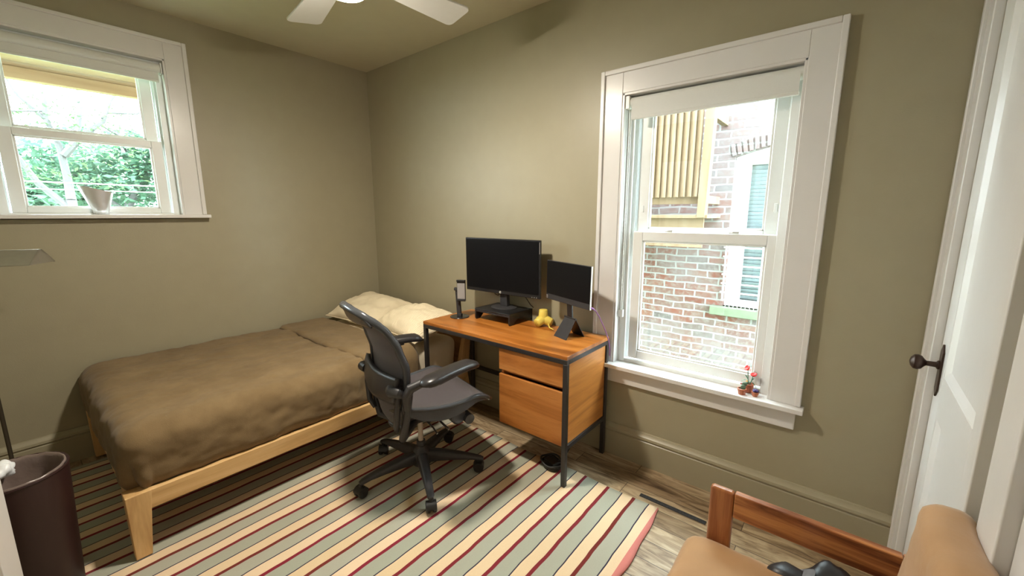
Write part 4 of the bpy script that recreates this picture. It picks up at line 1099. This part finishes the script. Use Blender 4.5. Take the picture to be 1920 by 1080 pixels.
def pot(name, loc, rt, rb, h, label, grp='little potted plants on the sill'):
    t = thing(name, loc, label, 'potted plant', group=grp)
    MB().lathe([(rb, 0), (rb * 1.03, 0.002), (rt * 0.93, h * 0.58), (rt, h * 0.60), (rt * 1.04, h * 0.98), (rt * 0.98, h), (rt * 0.84, h), (rt * 0.80, h * 0.8), (0.001, h * 0.8)], seg=20).build('pot', 'terracotta', t, smooth=True, ang=35)
    MB().lathe([(rt * 0.80, h * 0.84), (0.0005, h * 0.87)], seg=16, cap=False).build('soil', 'soil', t)
    return t
SZ = 0.6105
def leafblade(m, base, tip, w, up=Vector((0, 0, 1))):
    base, tip = Vector(base), Vector(tip); d = tip - base; s = d.cross(up).normalized() * w
    mid = base + d * 0.5 + up * 0.006
    a = [m.bm.verts.new(p) for p in (base, mid + s, tip, mid - s)]
    m.bm.faces.new(a)
p1 = pot('flower_pot', (3.272, 0.020, SZ), 0.0225, 0.017, 0.045, 'tallest flower pot with two red blooms on the tall window sill')
MB().tube([(0, 0, 0.038), (-0.006, 0.0, 0.07), (-0.010, 0, 0.118)], 0.0018, 8).build('stem', 'green', p1, smooth=True)
m = MB().tube([(0.004, 0, 0.038), (0.010, 0, 0.06), (0.016, 0.0, 0.090)], 0.0018, 8)
m.build('stem', 'green', p1, smooth=True)
for c, tl in (((-0.012, -0.002, 0.126), (R(35), R(-50), 0)), ((0.018, -0.002, 0.096), (R(15), R(-12), 0))):
    m = MB(); mt = Matrix.Translation(c) @ Matrix.Rotation(tl[1], 4, 'Y') @ Matrix.Rotation(tl[0], 4, 'X')
    m.lathe([(0.003, -0.008), (0.011, -0.003), (0.0145, 0.004), (0.0125, 0.0055), (0.006, 0.001), (0.0, 0.0)], seg=18, cap=False)
    for v in m.bm.verts: v.co = mt @ v.co
    m.build('bloom', 'red', p1, smooth=True, solid=0.0015)
m = MB()
for b, tp in (((-0.004, 0, 0.06), (-0.035, -0.01, 0.052)), ((-0.006, 0, 0.065), (-0.022, 0.004, 0.085)), ((0.008, 0, 0.055), (0.035, -0.008, 0.035)), ((0.01, 0, 0.06), (0.022, 0.004, 0.076)), ((0, 0, 0.05), (0.008, -0.025, 0.058)), ((0, 0, 0.045), (-0.012, -0.02, 0.05))): leafblade(m, b, tp, 0.0045)
m.build('leaf', 'green', p1, solid=0.001)
MB().sphere((-0.008, -0.012, 0.058), 0.0045, 1, 1, 1.4, 10, 8).build('bud', 'orange', p1, smooth=True)
p2 = pot('flower_pot', (3.252, -0.030, SZ), 0.0205, 0.0165, 0.030, 'low flower pot with grey-green cactus pads on the tall window sill')
m = MB(); m.sphere((0.004, 0.002, 0.036), 0.013, 0.9, 0.45, 1.1, 14, 10).sphere((0.008, 0.008, 0.052), 0.012, 1.0, 0.45, 0.9, 14, 10).sphere((0.016, 0.012, 0.058), 0.010, 1.0, 0.5, 0.7, 12, 8)
m.build('cactus', 'sage', p2, smooth=True)
m = MB(); m.sphere((-0.007, 0.012, 0.050), 0.006, 1, 0.6, 1, 10, 8)
m.build('bloom', 'pink', p2, smooth=True)
p3 = pot('flower_pot', (3.309, -0.018, SZ), 0.0155, 0.0115, 0.023, 'smallest flower pot with a violet flower head on the tall window sill')
m = MB()
for k in range(9):
    a = k * 2.4; rr_ = 0.004 + 0.0008 * k
    m.sphere((rr_ * math.cos(a), rr_ * math.sin(a), 0.026 + 0.006 * (1 - k / 9)), 0.0058, u=10, v=8)
m.build('bloom', 'violet', p3, smooth=True)

# ------------------------------------------------------------------ outside
struct(MB().box(-40, 30, -40, 40, -3.4, -3.2).build('ground', 'ground'), 'green ground far below the windows', 'ground')
struct(MB().box(-0.2, XR + 0.2, 0.0, T, ZC + 0.125, 4.3).build('wall_sky_block', 'balcony'), 'unseen upper house wall added to block sky light above the tall window', 'wall')  # unseen wall, added to keep sky light off the upper brick opposite
# neighbouring brick building
nb = thing('brick_building', (0, 0, 0), 'weathered red brick building across the gap outside the tall window', 'building')
NX0, NX1, NZ0, NZ1, NY = 2.70, 3.62, 0.64, 2.02, 2.0
m = MB()
m.box(-1.5, NX0, NY, NY + 0.3, -3.2, 3.3).box(NX1, 7.5, NY, NY + 0.3, -3.2, 3.3).box(NX0, NX1, NY, NY + 0.3, -3.2, NZ0)
# arched head
n = 16
pts = [(NX0 + (NX1 - NX0) * k / n, NZ1 + 0.085 * math.sin(math.pi * k / n)) for k in range(n + 1)]
for (xa, za), (xb, zb_) in zip(pts[:-1], pts[1:]):
    m.hexa([(xa, NY, za), (xb, NY, zb_), (xb, NY + 0.3, zb_), (xa, NY + 0.3, za)], [(xa, NY, 3.3), (xb, NY, 3.3), (xb, NY + 0.3, 3.3), (xa, NY + 0.3, 3.3)])
m.build('brick_wall', 'brick', nb)
m = MB()
for k in range(22):   # arch bricks on end
    u = (k + 0.5) / 22; x = NX0 - 0.03 + (NX1 - NX0 + 0.06) * u; z = NZ1 + 0.085 * math.sin(math.pi * max(0, min(1, u))) + 0.003
    mt = Matrix.Translation((x, NY - 0.012, z)) @ Matrix.Rotation(R(-(u - 0.5) * -26), 4, 'Y')
    m.box(-0.016, 0.016, 0, 0.05, 0.0, 0.105, mt)
m.build('brick_arch', 'brick', nb, bevel=0.003)
wf = MB().box(NX0, NX0 + 0.075, NY + 0.05, NY + 0.12, NZ0 + 0.06, NZ1 - 0.07).box(NX1 - 0.075, NX1, NY + 0.05, NY + 0.12, NZ0 + 0.06, NZ1 - 0.07).box(NX0, NX1, NY + 0.05, NY + 0.12, NZ1 - 0.07, NZ1 + 0.10).box(NX0, NX1, NY + 0.05, NY + 0.12, NZ0, NZ0 + 0.06)
wo = wf.build('window_frame', 'vinyl', nb, bevel=0.004)
MB().box(NX0 + 0.075, NX0 + 0.125, NY + 0.075, NY + 0.11, NZ0 + 0.06, NZ1 - 0.07).box(NX1 - 0.125, NX1 - 0.075, NY + 0.075, NY + 0.11, NZ0 + 0.06, NZ1 - 0.07).box(NX0 + 0.125, NX1 - 0.125, NY + 0.075, NY + 0.11, 1.30, 1.37).build('sash', 'vinyl', wo, bevel=0.003)
MB().box(NX0 + 0.125, NX1 - 0.125, NY + 0.092, NY + 0.096, NZ0 + 0.06, 1.30).box(NX0 + 0.125, NX1 - 0.125, NY + 0.092, NY + 0.096, 1.37, NZ1 - 0.07).build('pane', 'glass', wo)
m = MB()
for k in range(36):
    z = 0.72 + k * 0.0345
    if z > NZ1 - 0.09: break
    mt = Matrix.Translation((0, NY + 0.145, z)) @ Matrix.Rotation(R(-58), 4, 'X')
    m.box(NX0 + 0.11, NX1 - 0.11, -0.018, 0.018, -0.0008, 0.0008, mt)
m.build('blind', plain('blue_grey_blind', (0.22, 0.26, 0.30), 0.5, var=0.03), wo)
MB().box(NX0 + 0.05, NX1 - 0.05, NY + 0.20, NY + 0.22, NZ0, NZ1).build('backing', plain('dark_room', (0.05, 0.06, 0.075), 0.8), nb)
m = MB()
for k in range(8): 
    z = 0.78 + k * 0.085
    m.tube([(NX0 - 0.02, NY - 0.035, z), (NX1 + 0.02, NY - 0.035, z)], 0.007, 8)
for x in (NX0 + 0.0, NX0 + 0.30, NX0 + 0.62, NX1): m.tube([(x, NY - 0.035, 0.70), (x, NY - 0.035, 1.39)], 0.007, 8)
for z in (0.78, 1.375):
    for x in (NX0 - 0.02, NX1 + 0.02): m.tube([(x, NY - 0.035, z), (x, NY + 0.06, z)], 0.007, 8)
m.build('security_bars', 'vinyl', nb, smooth=True)
MB().box(NX0 - 0.10, NX1 + 0.10, NY - 0.06, NY + 0.1, NZ0 - 0.085, NZ0).build('stone_sill', 'stone', nb, bevel=0.008)
m = MB()
for k in range(26):
    x = NX0 + 0.03 + k * 0.034; m.tube([(x, NY - 0.02, NZ0), (x + 0.004, NY - 0.028, NZ0 + 0.055)], 0.0025, 5)
m.build('sill_spikes', 'vinyl', nb)

# wooden balcony on the neighbour's wall
bk = thing('wooden_balcony', (0, 0, 0), 'pale timber balcony screen of upright boards against the brick building', 'balcony')
m = MB(); BY = 1.55
for k in range(24):
    x = 2.50 - k * 0.056
    mt = Matrix.Translation((x, BY, 0)) @ Matrix.Rotation(R(-32), 4, 'Z')
    m.box(-0.0325, 0.0325, -0.010, 0.010, 1.66, 2.55, mt)
m.build('slat_screen', 'balcony', bk, bevel=0.002)
for za, zc in ((1.60, 1.665), (2.55, 2.64)): MB().box(1.15, 2.59, BY + 0.03, BY + 0.075, za, zc).build('rail', 'balcony', bk, bevel=0.003)
m = MB().hexa([(2.535, BY - 0.03, 1.48), (2.60, BY - 0.03, 1.48), (2.60, BY + 0.06, 1.48), (2.535, BY + 0.06, 1.48)], [(2.555, BY - 0.03, 2.66), (2.63, BY - 0.03, 2.66), (2.63, BY + 0.06, 2.66), (2.555, BY + 0.06, 2.66)])
m.build('corner_post', 'balcony', bk, bevel=0.003)
for xa, za, zc in ((2.57, 2.30, 2.40), (2.55, 1.60, 1.67)): MB().box(xa, xa + 0.05, BY + 0.06, NY - 0.004, za, zc).build('side_rail', 'balcony', bk, bevel=0.003)
MB().box(1.10, 2.62, BY - 0.02, NY - 0.004, 1.475, 1.505).build('ledge', 'balcony', bk, bevel=0.003)
MB().box(1.10, 2.585, BY + 0.02, BY + 0.045, 1.22, 1.475).build('fascia_board', 'balcony', bk, bevel=0.002)

# porch eave outside the small window
ev = thing('porch_roof', (0, 0, 0), 'cedar eave boards above the small high window outside', 'eave')
MB().box(-0.86, -0.79, -4.5, -1.30, 2.40, 2.475).build('fascia_board', 'eave_wood', ev, bevel=0.003)
MB().box(-0.79, -0.20, -4.5, -1.30, 2.505, 2.53).box(-0.90, -0.80, -4.5, -1.30, 2.476, 2.60).build('soffit', 'eave_wood', ev, bevel=0.003)
MB().box(-1.0, -0.165, -4.6, -1.2, 2.60, 2.63).build('roof_deck', 'eave_wood', ev)

# trees
def tree(loc, branches, nleaf, spread, zr, lmat, label, lsize=0.11, seed=0):
    rnd = random.Random(seed)
    t = thing('tree', loc, label, 'tree', group='trees outside the small window')
    m = MB()
    for pts, r0, r1 in branches:
        n_ = len(pts); m.tube(pts, [r0 + (r1 - r0) * k / (n_ - 1) for k in range(n_)], 8)
    m.build('trunk', 'bark', t, smooth=True)
    m = MB(); tips = []
    for pts, r0, r1 in branches[1:]:
        for k in range(1, len(pts)): tips.append(Vector(pts[k]))
    for c in range(nleaf // 14):
        b = rnd.choice(tips) + Vector((rnd.gauss(0, spread), rnd.gauss(0, spread), rnd.gauss(0, spread * 0.7)))
        if b.z < zr[0] or b.z > zr[1]: continue
        for q in range(14):
            p = b + Vector((rnd.gauss(0, 0.16), rnd.gauss(0, 0.16), rnd.gauss(0, 0.09)))
            d = Vector((rnd.gauss(0, 1), rnd.gauss(0, 1), rnd.gauss(0, 0.5))).normalized()
            s = d.cross(Vector((rnd.gauss(0, 0.5), rnd.gauss(0, 0.5), 1))).normalized()
            L_ = lsize * rnd.uniform(0.6, 1.2); w_ = L_ * 0.42
            a = [m.bm.verts.new(v) for v in (p - d * L_ * 0.5, p + s * w_ * 0.5, p + d * L_ * 0.5, p - s * w_ * 0.5)]
            m.bm.faces.new(a)
    f = m.build('foliage', lmat, t); f['kind'] = 'stuff'
    return t
G = -3.2
brA = [([(0, 0, G), (0.0, 0.05, -1.0), (0.05, 0.0, 0.6), (0, 0.02, 1.75)], 0.11, 0.065),
       ([(0, 0.02, 1.75), (-0.1, 0.03, 2.1), (0, 0.0, 2.55), (0, -0.10, 3.0), (0.1, -0.05, 3.5), (0, -0.2, 4.1)], 0.062, 0.018),
       ([(0, 0.03, 2.45), (0.1, 0.25, 2.75), (0, 0.55, 3.05), (0, 0.68, 3.4), (0.1, 0.95, 3.8)], 0.06, 0.015),
       ([(0.1, 0.2, 2.72), (0.1, 0.3, 3.2), (0, 0.32, 3.7), (0, 0.5, 4.2)], 0.04, 0.01),
       ([(0, -0.08, 2.95), (0, -0.35, 3.3), (0.1, -0.5, 3.75)], 0.03, 0.01),
       ([(0, 0.6, 3.2), (0, 1.0, 3.25), (0.1, 1.35, 3.5), (0, 1.7, 3.6)], 0.022, 0.008),
       ([(0, -0.1, 3.1), (0.1, -0.6, 3.0), (0, -0.95, 3.15)], 0.02, 0.008),
       ([(0, 0.0, 1.6), (-0.1, -0.30, 2.0), (0, -0.55, 2.6), (0, -0.75, 3.3)], 0.055, 0.02),
       ([(0, 0.5, 3.0), (0, 0.95, 2.7), (0, 1.4, 2.75)], 0.02, 0.008)]
tree((-6.3, -1.56, 0), brA, 3400, 0.42, (1.1, 3.3), 'leaf', 'nearest pale-barked tree with forked trunk behind the vase', 0.085, 4)
brB = [([(0, 0, G), (0, 0, 0.5), (0.1, 0.1, 1.6)], 0.16, 0.1),
       ([(0.1, 0.1, 1.6), (0, 0.5, 2.3), (0, 0.9, 3.0), (0, 1.3, 3.4)], 0.08, 0.02),
       ([(0, 0.5, 2.3), (0, 0.3, 2.9), (0, 0.1, 3.4)], 0.04, 0.015),
       ([(0, 0.7, 2.6), (0, 1.2, 2.8), (0, 1.7, 3.1)], 0.03, 0.01),
       ([(0.1, 0.1, 1.6), (0, -0.5, 2.2), (0, -0.9, 2.7)], 0.05, 0.015),
       ([(0.1, 0.1, 1.2), (0, 0.8, 1.5), (0, 1.5, 2.0)], 0.05, 0.015)]
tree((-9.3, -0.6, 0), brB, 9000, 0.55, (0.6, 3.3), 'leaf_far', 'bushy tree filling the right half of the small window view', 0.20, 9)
brC = [([(0, 0, G), (0, 0, 0.3), (0.1, 0.1, 1.3)], 0.16, 0.1),
       ([(0.1, 0.1, 1.3), (0, 0.4, 1.9), (0, 0.6, 2.4)], 0.08, 0.02),
       ([(0.1, 0.1, 1.3), (0, -0.4, 1.9), (0, -0.6, 2.5)], 0.08, 0.02),
       ([(0.1, 0.1, 1.0), (0, 1.2, 1.6), (0, 1.9, 2.2)], 0.08, 0.02),
       ([(0.1, 0.1, 1.0), (0, -1.2, 1.6), (0, -1.6, 2.4)], 0.08, 0.02)]
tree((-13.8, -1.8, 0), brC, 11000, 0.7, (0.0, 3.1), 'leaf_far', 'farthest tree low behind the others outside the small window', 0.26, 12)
for z, y0_, nm, lab in ((1.955, 0, 'pale_wire', 'pale utility cable crossing the small window view, upper one'), (1.86, 0, 'pale_wire', 'thin utility cable just below the pale one outside the small window')):
    tag(MB().tube([(-5.0, -6 + k * 1.0, z + 0.0015 * (k - 5) ** 2 - 0.09 * 0) for k in range(12)], 0.008 if z > 1.9 else 0.005, 6).build('utility_cable', nm, smooth=True), lab, 'cable', 'utility cables outside')
